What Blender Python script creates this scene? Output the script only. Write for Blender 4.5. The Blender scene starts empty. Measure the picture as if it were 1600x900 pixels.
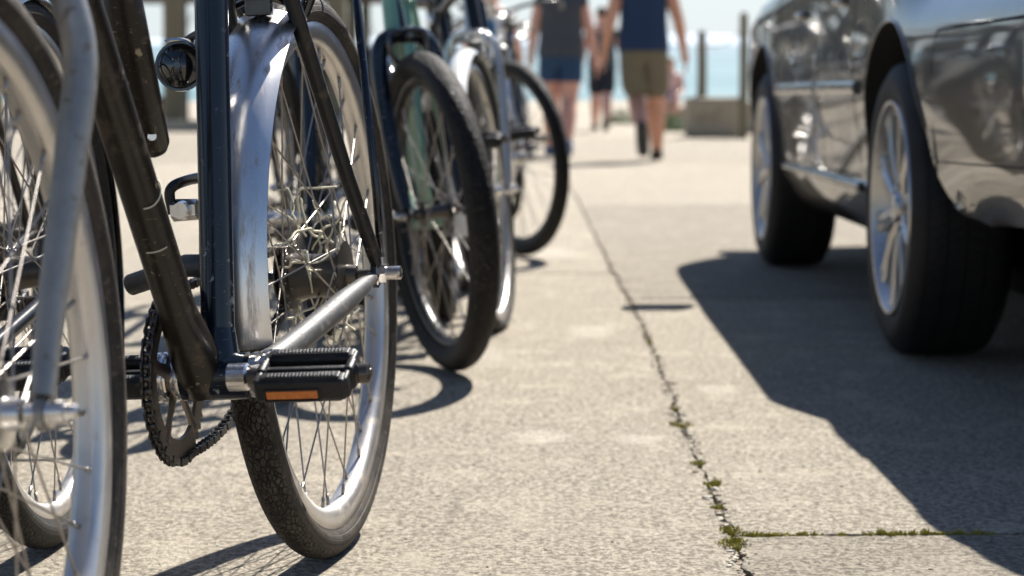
import bpy, bmesh, math, random
from mathutils import Vector, Matrix, Quaternion, noise
R = math.radians
random.seed(7)
sc = bpy.context.scene
COL = sc.collection

# ------------------------------------------------------------------ camera, sky, sun, exposure
F_PX = 3333.3
PITCH = math.atan(310 / F_PX)
CAM_H = .58
cd = bpy.data.cameras.new('camera'); cam = bpy.data.objects.new('camera', cd); COL.objects.link(cam)
cam.location = (0, 0, CAM_H); cam.rotation_euler = (math.pi / 2 - PITCH, 0, 0)
cd.lens = 75; cd.sensor_width = 36; cd.clip_start = .05; cd.clip_end = 9000
cd.dof.use_dof = True; cd.dof.focus_distance = 2.36; cd.dof.aperture_fstop = 6.2; cd.dof.aperture_blades = 0
sc.camera = cam
SUNV = Vector((.38, .75, 1.0)).normalized()
w = bpy.data.worlds.new('World'); sc.world = w; w.use_nodes = True
wn = w.node_tree; bg = wn.nodes['Background']
sky = wn.nodes.new('ShaderNodeTexSky'); sky.sky_type = 'NISHITA'; sky.sun_disc = False
sky.sun_elevation = math.asin(SUNV.z); sky.sun_rotation = math.atan2(SUNV.x, SUNV.y)
sky.air_density = 1.0; sky.dust_density = .5; sky.ozone_density = 1.0; sky.altitude = 0
tint = wn.nodes.new('ShaderNodeMixRGB'); tint.blend_type = 'MULTIPLY'; tint.inputs[0].default_value = 1; tint.inputs[2].default_value = (.97, 1.0, 1.09, 1)
wn.links.new(sky.outputs[0], tint.inputs[1]); 
tc = wn.nodes.new('ShaderNodeTexCoord'); sp_ = wn.nodes.new('ShaderNodeSeparateXYZ'); wn.links.new(tc.outputs['Generated'], sp_.inputs[0])
rp_ = wn.nodes.new('ShaderNodeValToRGB'); wn.links.new(sp_.outputs[2], rp_.inputs[0])
rp_.color_ramp.elements[0].position = .0; rp_.color_ramp.elements[0].color = (.85, .85, .85, 1); rp_.color_ramp.elements[1].position = .13; rp_.color_ramp.elements[1].color = (0, 0, 0, 1)
hz = wn.nodes.new('ShaderNodeMixRGB'); wn.links.new(rp_.outputs[0], hz.inputs[0]); wn.links.new(tint.outputs[0], hz.inputs[1]); hz.inputs[2].default_value = (6.6, 7.5, 8.4, 1)   # pale sea haze low in the sky
wn.links.new(hz.outputs[0], bg.inputs[0]); bg.inputs[1].default_value = .05
sd = bpy.data.lights.new('sun', 'SUN'); sun = bpy.data.objects.new('sun', sd); COL.objects.link(sun)
sd.energy = 5.0; sd.angle = R(.5); sd.color = (1, .95, .875)
sun.rotation_euler = (-SUNV).to_track_quat('-Z', 'Y').to_euler()
sc.view_settings.view_transform = 'Standard'; sc.view_settings.look = 'None'
sc.view_settings.exposure = 1.2; sc.view_settings.gamma = 1
sc.render.engine = 'CYCLES'
sc.cycles.max_bounces = 8; sc.cycles.glossy_bounces = 5

# ------------------------------------------------------------------ helpers
def unproj(px, py, Y):
    d = Vector(((px - 800) / F_PX, math.cos(PITCH) - (py - 450) / F_PX * math.sin(PITCH) * 1.0,
                -math.sin(PITCH) - (py - 450) / F_PX * math.cos(PITCH)))
    d = Vector(((px - 800) / F_PX, math.cos(PITCH), -math.sin(PITCH))) + (-(py - 450) / F_PX) * Vector((0, math.sin(PITCH), math.cos(PITCH)))
    t = Y / d.y
    return Vector((0, 0, CAM_H)) + d * t

class NT:
    def __init__(s, m): s.t = m.node_tree; s.n = s.t.nodes; s.l = s.t.links
    def add(s, typ, **kw):
        n = s.n.new(typ)
        for k, v in kw.items(): setattr(n, k, v)
        return n
    def set(s, sock, v):
        if hasattr(v, 'is_output') or isinstance(v, bpy.types.NodeSocket): s.l.new(v, sock)
        elif v is not None:
            if isinstance(v, tuple) and len(v) == 3 and sock.type == 'RGBA': v = v + (1,)
            sock.default_value = v
    def coord(s, kind='Object'): return s.add('ShaderNodeTexCoord').outputs[kind]
    def mapping(s, vec, scale=(1, 1, 1), loc=(0, 0, 0), rot=(0, 0, 0)):
        m = s.add('ShaderNodeMapping'); s.l.new(vec, m.inputs[0])
        m.inputs['Scale'].default_value = scale; m.inputs['Location'].default_value = loc; m.inputs['Rotation'].default_value = rot
        return m.outputs[0]
    def noise(s, vec, scale, detail=4, rough=.6):
        n = s.add('ShaderNodeTexNoise'); s.l.new(vec, n.inputs['Vector'])
        n.inputs['Scale'].default_value = scale; n.inputs['Detail'].default_value = detail; n.inputs['Roughness'].default_value = rough
        return n.outputs['Fac']
    def vor(s, vec, scale, feature='F1', out='Distance', rnd=1):
        n = s.add('ShaderNodeTexVoronoi', feature=feature); s.l.new(vec, n.inputs['Vector'])
        n.inputs['Scale'].default_value = scale; n.inputs['Randomness'].default_value = rnd
        return n.outputs[out]
    def ramp(s, fac, a, b, ca=(0, 0, 0), cb=(1, 1, 1)):
        n = s.add('ShaderNodeValToRGB'); s.l.new(fac, n.inputs[0])
        n.color_ramp.elements[0].position = a; n.color_ramp.elements[1].position = b
        n.color_ramp.elements[0].color = ca + (1,); n.color_ramp.elements[1].color = cb + (1,)
        return n.outputs[0]
    def mix(s, fac, a, b, blend='MIX'):
        n = s.add('ShaderNodeMixRGB', blend_type=blend)
        s.set(n.inputs[0], fac); s.set(n.inputs[1], a); s.set(n.inputs[2], b)
        return n.outputs[0]
    def math(s, op, a, b=None):
        n = s.add('ShaderNodeMath', operation=op); s.set(n.inputs[0], a)
        if b is not None: s.set(n.inputs[1], b)
        return n.outputs[0]
    def bump(s, h, strength, dist, normal=None):
        n = s.add('ShaderNodeBump'); s.l.new(h, n.inputs['Height'])
        n.inputs['Strength'].default_value = strength; n.inputs['Distance'].default_value = dist
        if normal is not None: s.l.new(normal, n.inputs['Normal'])
        return n.outputs[0]

MATS = {}
def mat(name, col=(.5, .5, .5), rough=.5, metal=0, coat=0, var=.25, vscale=20, bump=0, bscale=80, dirt=None, dirt_amt=.4, dscale=30, coord='Object', stretch=(1, 1, 1), rvar=.15, spec=.5, alpha=None, trans=0, chips=None, edge=None):
    if name in MATS: return MATS[name]
    m = bpy.data.materials.new(name); m.use_nodes = True; n = NT(m)
    p = n.n['Principled BSDF']
    v = n.mapping(n.coord(coord), stretch)
    f = n.noise(v, vscale, 5)
    lo = tuple(c * (1 - var) for c in col); hi = tuple(min(1, c * (1 + var)) for c in col)
    c = n.mix(f, lo, hi)
    if dirt:
        d = n.ramp(n.noise(v, dscale, 6, .7), .62 - dirt_amt * .4, .70)
        c = n.mix(n.math('MULTIPLY', d, .85), c, dirt)
        r = n.math('ADD', n.math('MULTIPLY', d, .3), n.math('MULTIPLY', f, rvar))
        r = n.math('ADD', r, rough - rvar / 2)
    else:
        r = n.math('ADD', n.math('MULTIPLY', f, rvar), rough - rvar / 2)
    if chips:
        m1 = n.ramp(n.noise(n.mapping(n.coord(coord), (1, 1, .7)), 95, 4, .6), .66, .685)
        m2 = n.ramp(n.noise(n.mapping(n.coord(coord), (90, 90, 900), rot=(.3, .2, 0)), 1, 2, .5), .70, .72)
        m3 = n.ramp(n.noise(n.coord(coord), 9, 2), .48, .6)
        k_ = n.math('MULTIPLY', n.math('MAXIMUM', m1, m2), m3)
        c = n.mix(n.math('MULTIPLY', k_, .8), c, chips); r = n.math('ADD', r, n.math('MULTIPLY', k_, .3))
    if edge:
        ge = n.add('ShaderNodeNewGeometry'); pe = n.ramp(ge.outputs['Pointiness'], .515, .56)
        pe = n.math('MULTIPLY', pe, n.ramp(n.noise(n.coord(coord), 220, 4, .7), .35, .6))
        c = n.mix(n.math('MULTIPLY', pe, .75), c, edge)
    n.l.new(c, p.inputs['Base Color']); n.l.new(r, p.inputs['Roughness'])
    p.inputs['Metallic'].default_value = metal; p.inputs['Coat Weight'].default_value = coat; p.inputs['Coat Roughness'].default_value = .06
    p.inputs['Specular IOR Level'].default_value = spec
    p.inputs['Transmission Weight'].default_value = trans
    if bump:
        n.l.new(n.bump(n.noise(v, bscale, 4), bump, .002), p.inputs['Normal'])
    MATS[name] = m
    return m

class MB:
    """collects shapes; build() links them as ONE mesh object"""
    def __init__(s): s.v = []; s.f = []; s.sm = []; s.uv = None
    def add(s, vs, fs, smooth=True):
        o = len(s.v); s.v += [tuple(v) for v in vs]
        s.f += [tuple(i + o for i in f) for f in fs]; s.sm += [smooth] * len(fs); return s
    def box(s, c, size, rot=None, taper=None):
        hx, hy, hz = size[0] / 2, size[1] / 2, size[2] / 2; b = min(hx, hy, hz) * .22
        bm = bmesh.new(); bmesh.ops.create_cube(bm, size=1)
        for v in bm.verts:
            v.co = Vector((v.co.x * size[0], v.co.y * size[1], v.co.z * size[2]))
            if taper and v.co.z > 0: v.co.x *= taper; v.co.y *= taper
        bmesh.ops.bevel(bm, geom=bm.edges[:], offset=b, segments=2, affect='EDGES', profile=.6)
        M = rot.to_4x4() if rot is not None else Matrix()
        vs = [Vector(c) + (M @ v.co) for v in bm.verts]; bm.verts.index_update()
        fs = [[v.index for v in f.verts] for f in bm.faces]; bm.free()
        return s.add(vs, fs, False)
    def tube(s, pts, rad, seg=14, cap=True, flat=None, closed=False, up=None):
        pts = [Vector(p) for p in pts]; n = len(pts)
        rad = rad if isinstance(rad, (list, tuple)) else [rad] * n
        vs = []; fs = []; t0 = None; nrm = None
        for i, p in enumerate(pts):
            if closed: t = (pts[(i + 1) % n] - pts[i - 1]).normalized()
            else: t = (pts[min(i + 1, n - 1)] - pts[max(i - 1, 0)]).normalized()
            if nrm is None:
                a = Vector(up) if up is not None else (Vector((0, 0, 1)) if abs(t.z) < .9 else Vector((0, 1, 0)))
                nrm = (a - t * a.dot(t)).normalized()
            else:
                nrm = (nrm - t * nrm.dot(t)).normalized()
            b = t.cross(nrm)
            for k in range(seg):
                a = 2 * math.pi * k / seg
                x = math.cos(a); y = math.sin(a)
                if flat: y *= flat
                vs.append(p + (nrm * x + b * y) * rad[i])
        m = n if closed else n - 1
        for i in range(m):
            for k in range(seg):
                a = i * seg + k; b_ = i * seg + (k + 1) % seg; c = ((i + 1) % n) * seg + (k + 1) % seg; d = ((i + 1) % n) * seg + k
                fs.append((a, b_, c, d))
        s.add(vs, fs)
        if cap and not closed:
            o = len(s.v) - len(vs)
            s.f.append(tuple(o + k for k in range(seg))[::-1]); s.sm.append(False)
            s.f.append(tuple(o + (n - 1) * seg + k for k in range(seg))); s.sm.append(False)
        return s
    def lathe(s, prof, axis='Y', center=(0, 0, 0), seg=48, a0=0, a1=2 * math.pi, closed_prof=False, smooth=True):
        """prof: list of (radius, along axis)"""
        full = abs(a1 - a0 - 2 * math.pi) < 1e-6; ns = seg if full else seg + 1
        vs = []; fs = []; c = Vector(center); m = len(prof)
        for i in range(ns):
            a = a0 + (a1 - a0) * i / seg; ca, sa = math.cos(a), math.sin(a)
            for r, h in prof:
                if axis == 'Y': vs.append(c + Vector((r * ca, h, r * sa)))
                elif axis == 'X': vs.append(c + Vector((h, r * ca, r * sa)))
                else: vs.append(c + Vector((r * ca, r * sa, h)))
        for i in range(seg):
            j = (i + 1) % ns if full else i + 1
            for k in range(m if closed_prof else m - 1):
                l = (k + 1) % m
                fs.append((i * m + k, i * m + l, j * m + l, j * m + k))
        return s.add(vs, fs, smooth)
    def build(s, name, m, parent=None, sharp=None, uvs=None):
        me = bpy.data.meshes.new(name); me.from_pydata(s.v, [], s.f)
        me.polygons.foreach_set('use_smooth', s.sm)
        bm = bmesh.new(); bm.from_mesh(me); bmesh.ops.recalc_face_normals(bm, faces=bm.faces[:]); bm.to_mesh(me); bm.free()
        if sharp: me.set_sharp_from_angle(angle=R(sharp))
        me.materials.append(m)
        o = bpy.data.objects.new(name, me); COL.objects.link(o)
        if parent: o.parent = parent
        return o

def link(name, me, parent=None):
    o = bpy.data.objects.new(name, me); COL.objects.link(o)
    if parent: o.parent = parent
    return o
def tag(o, label=None, cat=None, group=None, kind=None):
    if label: o['label'] = label
    if cat: o['category'] = cat
    if group: o['group'] = group
    if kind: o['kind'] = kind
    return o
def empty(name, loc=(0, 0, 0), rot=(0, 0, 0)):
    o = bpy.data.objects.new(name, None); o.empty_display_size = .1; COL.objects.link(o)
    o.location = loc; o.rotation_euler = rot; return o
def arc(c, r, a0, a1, n, plane='XZ'):
    return [Vector((c[0] + r * math.cos(a0 + (a1 - a0) * i / n), c[1], c[2] + r * math.sin(a0 + (a1 - a0) * i / n))) for i in range(n + 1)]
def bez(p, n=12):
    """Catmull-Rom through points"""
    p = [Vector(q) for q in p]; P = [2 * p[0] - p[1]] + p + [2 * p[-1] - p[-2]]; out = []
    for i in range(1, len(P) - 2):
        for k in range(n):
            t = k / n; a, b, c, d = P[i - 1], P[i], P[i + 1], P[i + 2]
            out.append(.5 * ((2 * b) + (c - a) * t + (2 * a - 5 * b + 4 * c - d) * t * t + (3 * b - a - 3 * c + d) * t ** 3))
    return out + [p[-1]]

# ------------------------------------------------------------------ materials
def mat_concrete(name, base, shadowless=True, patches=()):
    m = bpy.data.materials.new(name); m.use_nodes = True; n = NT(m); p = n.n['Principled BSDF']
    co = n.coord()
    big = n.noise(co, .9, 5, .65); mid = n.noise(co, 9, 6, .7); fine = n.noise(co, 90, 5, .75)
    c = n.mix(big, tuple(x * .82 for x in base), tuple(x * 1.12 for x in base))
    c = n.mix(n.math('MULTIPLY', n.ramp(mid, .35, .7), .35), c, tuple(x * 1.18 for x in base))
    c = n.mix(n.math('MULTIPLY', n.ramp(fine, .42, .55, (1, 1, 1), (0, 0, 0)), .9), c, tuple(x * .32 for x in base))
    # aggregate stones
    vc = n.vor(co, 130, 'F1', 'Color'); vd = n.vor(co, 130)
    sep = n.add('ShaderNodeSeparateColor'); n.l.new(vc, sep.inputs[0])
    stone = n.math('MULTIPLY', n.ramp(vd, .18, .42, (1, 1, 1), (0, 0, 0)), n.ramp(sep.outputs[0], .70, .74))
    c = n.mix(n.math('MULTIPLY', stone, .5), c, n.mix(sep.outputs[1], (.20, .165, .12), (.62, .58, .50)))
    v2 = n.vor(n.mapping(co, (1, .6, 1)), 240, 'F1', 'Color'); sep2 = n.add('ShaderNodeSeparateColor'); n.l.new(v2, sep2.inputs[0])
    c = n.mix(n.math('MULTIPLY', n.ramp(sep2.outputs[0], .80, .88), n.math('MULTIPLY', mid, 1.3)), c, tuple(x * .38 for x in base))
    c = n.mix(n.math('MULTIPLY', n.ramp(sep2.outputs[1], .93, .96), .5), c, (.62, .57, .48))
    # a few white worn patches and dark spots with a shape of their own
    for (x, y, rx, ry, amt) in patches:
        mp = n.mapping(co, (1 / rx, 1 / ry, 1), (-x / rx, -y / ry, 0))
        dd = n.add('ShaderNodeVectorMath', operation='LENGTH'); n.l.new(mp, dd.inputs[0])
        k = n.math('ADD', dd.outputs['Value'], n.math('MULTIPLY', mid, 1.0))
        c = n.mix(n.math('MULTIPLY', n.ramp(n.math('MULTIPLY', k, .5), .5, .78, (1, 1, 1), (0, 0, 0)), amt), c, (.66, .61, .52))
    # stains
    st = n.ramp(n.noise(n.mapping(co, (1, .6, 1)), 2.3, 8, .72), .50, .66)
    c = n.mix(n.math('MULTIPLY', st, .34), c, tuple(x * .60 for x in base))
    s2 = n.ramp(n.noise(n.mapping(co, (1, .8, 1), loc=(3, 9, 0)), 7.5, 8, .75), .52, .60)
    c = n.mix(n.math('MULTIPLY', s2, .30), c, tuple(x * 1.35 for x in base))
    s3 = n.ramp(n.noise(n.mapping(co, (.55, 1, 1), loc=(7, 2, 0)), 24, 6, .7), .56, .64)
    c = n.mix(n.math('MULTIPLY', s3, .26), c, tuple(x * .55 for x in base))
    crk = n.vor(n.mix(.09, co, n.add('ShaderNodeTexNoise').outputs['Color'], 'ADD'), .8, 'DISTANCE_TO_EDGE')
    hair = n.math('MULTIPLY', n.ramp(crk, .0, .006, (1, 1, 1), (0, 0, 0)), n.ramp(n.noise(co, 1.3, 2), .5, .6))
    c = n.mix(n.math('MULTIPLY', hair, .5), c, tuple(x * .35 for x in base))
    oi = n.add('ShaderNodeObjectInfo'); tone = n.math('ADD', n.math('MULTIPLY', oi.outputs['Random'], .24), .86)
    tn = n.add('ShaderNodeCombineXYZ')
    for q in range(3): n.l.new(tone, tn.inputs[q])
    c = n.mix(1.0, c, tn.outputs[0], 'MULTIPLY')
    n.l.new(c, p.inputs['Base Color']); p.inputs['Roughness'].default_value = .9; p.inputs['Specular IOR Level'].default_value = .2
    h = n.math('ADD', n.math('MULTIPLY', n.noise(co, 150, 6, .8), .6), n.math('MULTIPLY', n.noise(co, 28, 5, .7), 1.1))
    h = n.math('ADD', h, n.math('MULTIPLY', stone, .12))
    h = n.math('SUBTRACT', h, n.math('MULTIPLY', n.ramp(sep2.outputs[0], .86, .9), .3))
    n.l.new(n.bump(h, 1.0, .013), p.inputs['Normal'])
    return m
PATCH = [(.05, 3.54, .065, .075, .38), (.215, 3.52, .055, .06, .32), (.19, 5.1, .06, .14, .35), (.12, 7.6, .16, .35, .3), (.40, 4.1, .05, .09, .35), (-.05, 4.6, .05, .2, .3)]
M_PAVE = mat_concrete('concrete', (.475, .42, .335), patches=PATCH)
M_DIRT = mat('joint_dirt', (.13, .105, .075), .95, var=.5, vscale=80, bump=1, bscale=200)
M_SEA = mat('sea_water', (.13, .36, .42), .25, var=.3, vscale=.2, bump=0, stretch=(.4, 1, 1))
M_STONE = mat('pale_stone', (.42, .36, .27), .9, var=.3, vscale=8, bump=.6, bscale=40)
M_WOOD = mat('grey_timber', (.17, .145, .09), .85, var=.35, vscale=14, stretch=(1, 1, .15), bump=.5, bscale=40)

def mat_tyre(name, base, tread, dust=(.16, .13, .10), cellu=150, amt=.35):
    """UV: u = metres along the tread, v = metres across (0 = crown)"""
    m = bpy.data.materials.new(name); m.use_nodes = True; n = NT(m); p = n.n['Principled BSDF']
    uv = n.add('ShaderNodeUVMap').outputs[0]; sep = n.add('ShaderNodeSeparateXYZ'); n.l.new(uv, sep.inputs[0])
    av = n.math('ABSOLUTE', sep.outputs[1])
    # warped cells = worn blocks between sipes
    wob = n.mix(.018, uv, n.add('ShaderNodeTexNoise').outputs['Color'], 'ADD')
    e = n.vor(n.mapping(uv, (cellu * .62, cellu * 1.15, 1), rot=(0, 0, .5)), 1, 'DISTANCE_TO_EDGE', 'Distance', .85)
    groove = n.ramp(e, .03, .13, (1, 1, 1), (0, 0, 0))
    rib = n.math('ABSOLUTE', n.math('SINE', n.math('MULTIPLY', sep.outputs[1], 520)))
    on = n.ramp(av, tread - .002, tread + .001, (1, 1, 1), (0, 0, 0)); onf = n.math('MULTIPLY', groove, on)
    side = n.math('MULTIPLY', n.math('SUBTRACT', 1.0, on), n.ramp(rib, .0, .35, (1, 1, 1), (0, 0, 0)))
    ob = n.coord()
    du = n.noise(ob, 18, 6, .7)
    c = n.mix(n.math('MULTIPLY', n.ramp(du, .4, .75), amt), base, dust)
    c = n.mix(onf, c, tuple(x * .25 for x in base))
    c = n.mix(n.math('MULTIPLY', n.ramp(n.noise(ob, 160, 3), .58, .72), .25), c, tuple(x * 1.8 for x in dust))
    n.l.new(c, p.inputs['Base Color'])
    n.l.new(n.math('ADD', n.math('MULTIPLY', du, .3), .5), p.inputs['Roughness'])
    p.inputs['Specular IOR Level'].default_value = .25
    h = n.math('MULTIPLY', n.math('ADD', onf, n.math('MULTIPLY', side, .25)), -1.0)
    h = n.math('ADD', h, n.math('MULTIPLY', n.noise(ob, 260, 3), .15))
    n.l.new(n.bump(h, 1.0, .0022), p.inputs['Normal'])
    return m
M_TYRE = mat_tyre('worn_bicycle_tyre', (.020, .017, .014), .0235, amt=.40)
M_TYRE2 = mat_tyre('black_bicycle_tyre', (.010, .0098, .0098), .022, amt=.13)
def mat_car_tyre():
    m = bpy.data.materials.new('car_tyre'); m.use_nodes = True; n = NT(m); p = n.n['Principled BSDF']
    uv = n.add('ShaderNodeUVMap').outputs[0]; sep = n.add('ShaderNodeSeparateXYZ'); n.l.new(uv, sep.inputs[0])
    av = n.math('ABSOLUTE', sep.outputs[1]); tread = n.ramp(av, .088, .092, (1, 1, 1), (0, 0, 0))
    rib = n.ramp(n.math('ABSOLUTE', n.math('SINE', n.math('MULTIPLY', sep.outputs[1], 78))), .12, .2, (1, 1, 1), (0, 0, 0))
    skew = n.math('ADD', n.math('MULTIPLY', sep.outputs[0], 130), n.math('MULTIPLY', av, 60))
    sipe = n.math('MULTIPLY', n.ramp(n.math('ABSOLUTE', n.math('SINE', skew)), .12, .2, (1, 1, 1), (0, 0, 0)), .6)
    gro = n.math('MULTIPLY', n.math('MAXIMUM', rib, sipe), tread)
    sw = n.math('MULTIPLY', n.ramp(n.math('ABSOLUTE', n.math('SINE', n.math('MULTIPLY', sep.outputs[1], 420))), 0, .3, (1, 1, 1), (0, 0, 0)), n.math('SUBTRACT', 1.0, tread))
    du = n.ramp(n.noise(n.coord(), 14, 6, .7), .35, .75)
    c = n.mix(n.math('MULTIPLY', du, .5), (.009, .009, .0095), (.032, .029, .025)); c = n.mix(gro, c, (.002, .002, .002))
    n.l.new(c, p.inputs['Base Color']); p.inputs['Roughness'].default_value = .65; p.inputs['Specular IOR Level'].default_value = .3
    n.l.new(n.bump(n.math('MULTIPLY', n.math('ADD', gro, n.math('MULTIPLY', sw, .15)), -1.0), 1.0, .005), p.inputs['Normal'])
    return m
M_CTYRE = mat_car_tyre() if True else mat_tyre('car_tyre', (.010, .010, .011), .10, cellu=45, amt=.10, dust=(.04, .036, .03))
M_BLACKP = mat('worn_black_paint', (.007, .0075, .009), .30, coat=.08, spec=.35, chips=(.30, .26, .22), var=.3, dirt=(.075, .055, .038), dirt_amt=.12, dscale=22, bump=.08, bscale=120)
M_BROWNP = mat('scuffed_brown_black_paint', (.012, .009, .006), .34, coat=.06, spec=.32, chips=(.36, .29, .20), var=.4, dirt=(.10, .07, .045), dirt_amt=.20, dscale=26, bump=.12, bscale=110)
M_BLUEP = mat('dark_blue_black_paint', (.003, .007, .015), .22, coat=.2, spec=.45, chips=(.34, .36, .38), var=.3, dirt=(.12, .13, .15), dirt_amt=.03, dscale=40, bump=.05, bscale=100)
M_GREY = mat('dull_grey_metal', (.085, .085, .085), .54, metal=.6, var=.22, vscale=60, dirt=(.15, .12, .10), dirt_amt=.16, dscale=60, bump=.15, bscale=200)
M_FORK = mat('galvanised_grey', (.27, .265, .255), .42, metal=.75, var=.25, vscale=70, dirt=(.16, .14, .12), dirt_amt=.14, dscale=80, bump=.15, bscale=240)
M_STEEL = mat('bright_steel', (.70, .68, .65), .22, metal=1, var=.12, vscale=40, dirt=(.28, .22, .17), dirt_amt=.08, dscale=90)
M_DSTEEL = mat('oily_steel', (.10, .09, .08), .35, metal=.85, var=.4, vscale=90)
M_RING = mat('greasy_chainring', (.16, .13, .11), .4, metal=.8, var=.4, vscale=60)
M_ALU = mat('brushed_aluminium_rim', (.60, .575, .545), .36, metal=.85, var=.16, vscale=25, dirt=(.34, .28, .22), dirt_amt=.14, dscale=18, bump=.08, bscale=90)
M_CHROME = mat('tarnished_chrome', (.74, .72, .70), .29, metal=1, var=.2, vscale=14, dirt=(.26, .19, .13), dirt_amt=.22, dscale=26, bump=.1, bscale=40, stretch=(1, 2.5, .35), rvar=.16)
M_SPOKE = mat('spoke_steel', (.34, .31, .28), .34, metal=.9, var=.3, vscale=30)
M_RUBBER = mat('black_rubber', (.010, .010, .011), .45, spec=.35,  var=.3, vscale=60, bump=.3, bscale=300, dirt=(.07, .065, .06), dirt_amt=.05, dscale=60, chips=(.16, .15, .14))
M_GLOSSB = mat('gloss_black_plastic', (.008, .008, .009), .12, coat=.8)
M_AMBER = mat('amber_reflector', (.55, .16, .02), .25, coat=.6, var=.35, vscale=200, bump=.6, bscale=500)
M_BLACKRIM = mat('black_rim', (.012, .012, .012), .35, spec=.4)
M_STRAW = mat('dry_straw', (.62, .58, .44), .8, var=.3)
M_SADDLE = mat('saddle_vinyl', (.02, .018, .016), .5, bump=.2)
M_CARPAINT = None
def carpaint():
    m = bpy.data.materials.new('grey_car_paint'); m.use_nodes = True; n = NT(m); p = n.n['Principled BSDF']
    co = n.coord(); f = n.noise(co, 900, 2)
    n.l.new(n.mix(f, (.014, .0125, .012), (.026, .023, .021)), p.inputs['Base Color'])
    p.inputs['Metallic'].default_value = 0; p.inputs['Specular IOR Level'].default_value = .1; p.inputs['Coat Weight'].default_value = .85; p.inputs['Coat Roughness'].default_value = .012; p.inputs['Coat IOR'].default_value = 1.5
    n.l.new(n.math('ADD', n.math('MULTIPLY', n.noise(co, 6, 4), .12), .26), p.inputs['Roughness'])
    return m
M_CARPAINT = carpaint()
M_LINER = mat('wheel_arch_liner', (.006, .006, .006), .9)
M_GLASS = mat('dark_car_glass', (.01, .013, .014), .03, coat=1, var=.1)
M_ALLOY = mat('silver_alloy', (.50, .49, .475), .36, metal=.9, coat=.4, var=.1, dirt=(.25, .23, .2), dirt_amt=.06)
M_RED = mat('red_lens', (.35, .01, .01), .15, coat=1)

# ------------------------------------------------------------------ ground, joints
CR = [(-12, .25), (1.5, .272), (2.58, .283), (3.1, .290), (3.79, .297), (4.5, .312), (5.4, .322), (6.7, .322), (8.5, .33), (11.4, .345), (38.0, .40), (110.0, .5)]
def crack_x(y):
    for (a, xa), (b, xb) in zip(CR, CR[1:]):
        if a <= y <= b:
            x = xa + (xb - xa) * (y - a) / (b - a); break
    else: x = CR[-1][1]
    return x + .010 * noise.noise(Vector((y * 3.1, 0, 3))) + .006 * noise.noise(Vector((y * 11, 0, 8)))
def jag(t, s): return (noise.noise(Vector((t * 55, s, 0))) * .0055 + noise.noise(Vector((t * 17, s, 5))) * .008 + noise.noise(Vector((t * 130, s, 9))) * .0018)
def frange(a, b, fine):
    out = []; t = a
    while t < b - 1e-6:
        out.append(t); t += (fine if 1.8 < t < 6.5 else (fine * 6 if t < 14 and t > 0 else .5))
    return out + [b]
def slab(x0f, x1f, y0f, y1f, ya, yb, xa, xb, name):
    """polygon with ragged edges: left edge, top, right, bottom"""
    pts = []
    for y in frange(ya, yb, .006): pts.append((x1f(y), y))
    xs = [xa + (xb - xa) * (i / 400) ** 1.6 for i in range(401)]
    r = []
    for x in reversed(xs): r.append((x, y1f(x)))
    l = []
    for y in reversed(frange(ya, yb, .006)): l.append((x0f(y), y))
    b = [(x, y0f(x)) for x in xs]
    return pts, r, l, b
def poly_slab(pts, name, depth=.035):
    me = bpy.data.meshes.new(name); n = len(pts)
    vs = [(x, y, 0) for x, y in pts] + [(x, y, -depth) for x, y in pts]
    fs = [tuple(range(n))] + [(i, i + n, (i + 1) % n + n, (i + 1) % n) for i in range(n)]
    me.from_pydata(vs, [], fs); me.materials.append(M_PAVE)
    o = link(name, me); o['kind'] = 'structure'; return o
YEND = 110.0
G = .0046
def widen(y): return G * (1 + .7 * noise.noise(Vector((y * 2.3, 7, 7))))
def left_edge(y): return crack_x(y) - widen(y) + jag(y, 1)
def right_edge(y): return crack_x(y) + widen(y) + jag(y, 2)
# left slabs
JL = [-12, 1.1, 6.72, 16.8, 27, YEND]; JR = [-12, 2.745, 5.9, 10.7, 16.9, 26, YEND]
def jl(i, s):
    sl = .012
    return lambda x: JL[i] + sl * x * (0 if i in (0, len(JL) - 1) else 1) + (0 if i in (0, len(JL) - 1) else (s * (.0035 if i < 2 else .012) + jag(x, 20 + i + s)))
def jr(i, s):
    sl = .03
    return lambda x: JR[i] + sl * (x - .3) * (0 if i in (0, len(JR) - 1) else 1) + (0 if i in (0, len(JR) - 1) else (s * (.0052 if i < 2 else .012) + 1.1 * jag(x, 40 + i + s)))
for i in range(len(JL) - 1):
    y0f, y1f = jl(i, 1), jl(i + 1, -1); xc0 = crack_x(JL[i]); xc1 = crack_x(JL[i + 1])
    ys = frange(y0f(xc0) + .004, y1f(xc1) - .004, .006)
    pts = [(left_edge(y), y) for y in ys]
    xs = [(left_edge(ys[-1]) - .004) - 60 * (k / 300) ** 3 for k in range(301)]
    pts += [(x, y1f(x) if x > -6 else y1f(-6)) for x in xs]
    xs = [(left_edge(ys[0]) - .004) - 60 * (k / 300) ** 3 for k in range(301)]
    pts += [(x, y0f(x) if x > -6 else y0f(-6)) for x in reversed(xs)]
    poly_slab(pts, 'pavement')
for i in range(len(JR) - 1):
    y0f, y1f = jr(i, 1), jr(i + 1, -1); xc0 = crack_x(JR[i]); xc1 = crack_x(JR[i + 1])
    ys = frange(y0f(xc0) + .004, y1f(xc1) - .004, .006)
    pts = [(right_edge(y), y) for y in ys]
    xs = [(right_edge(ys[-1]) + .004) + 60 * (k / 500) ** 3 for k in range(501)]
    pts += [(x, y1f(x) if x < 5 else y1f(5)) for x in xs]
    xs = [(right_edge(ys[0]) + .004) + 60 * (k / 500) ** 3 for k in range(501)]
    pts += [(x, y0f(x) if x < 5 else y0f(5)) for x in reversed(xs)]
    poly_slab(pts, 'pavement')
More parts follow.
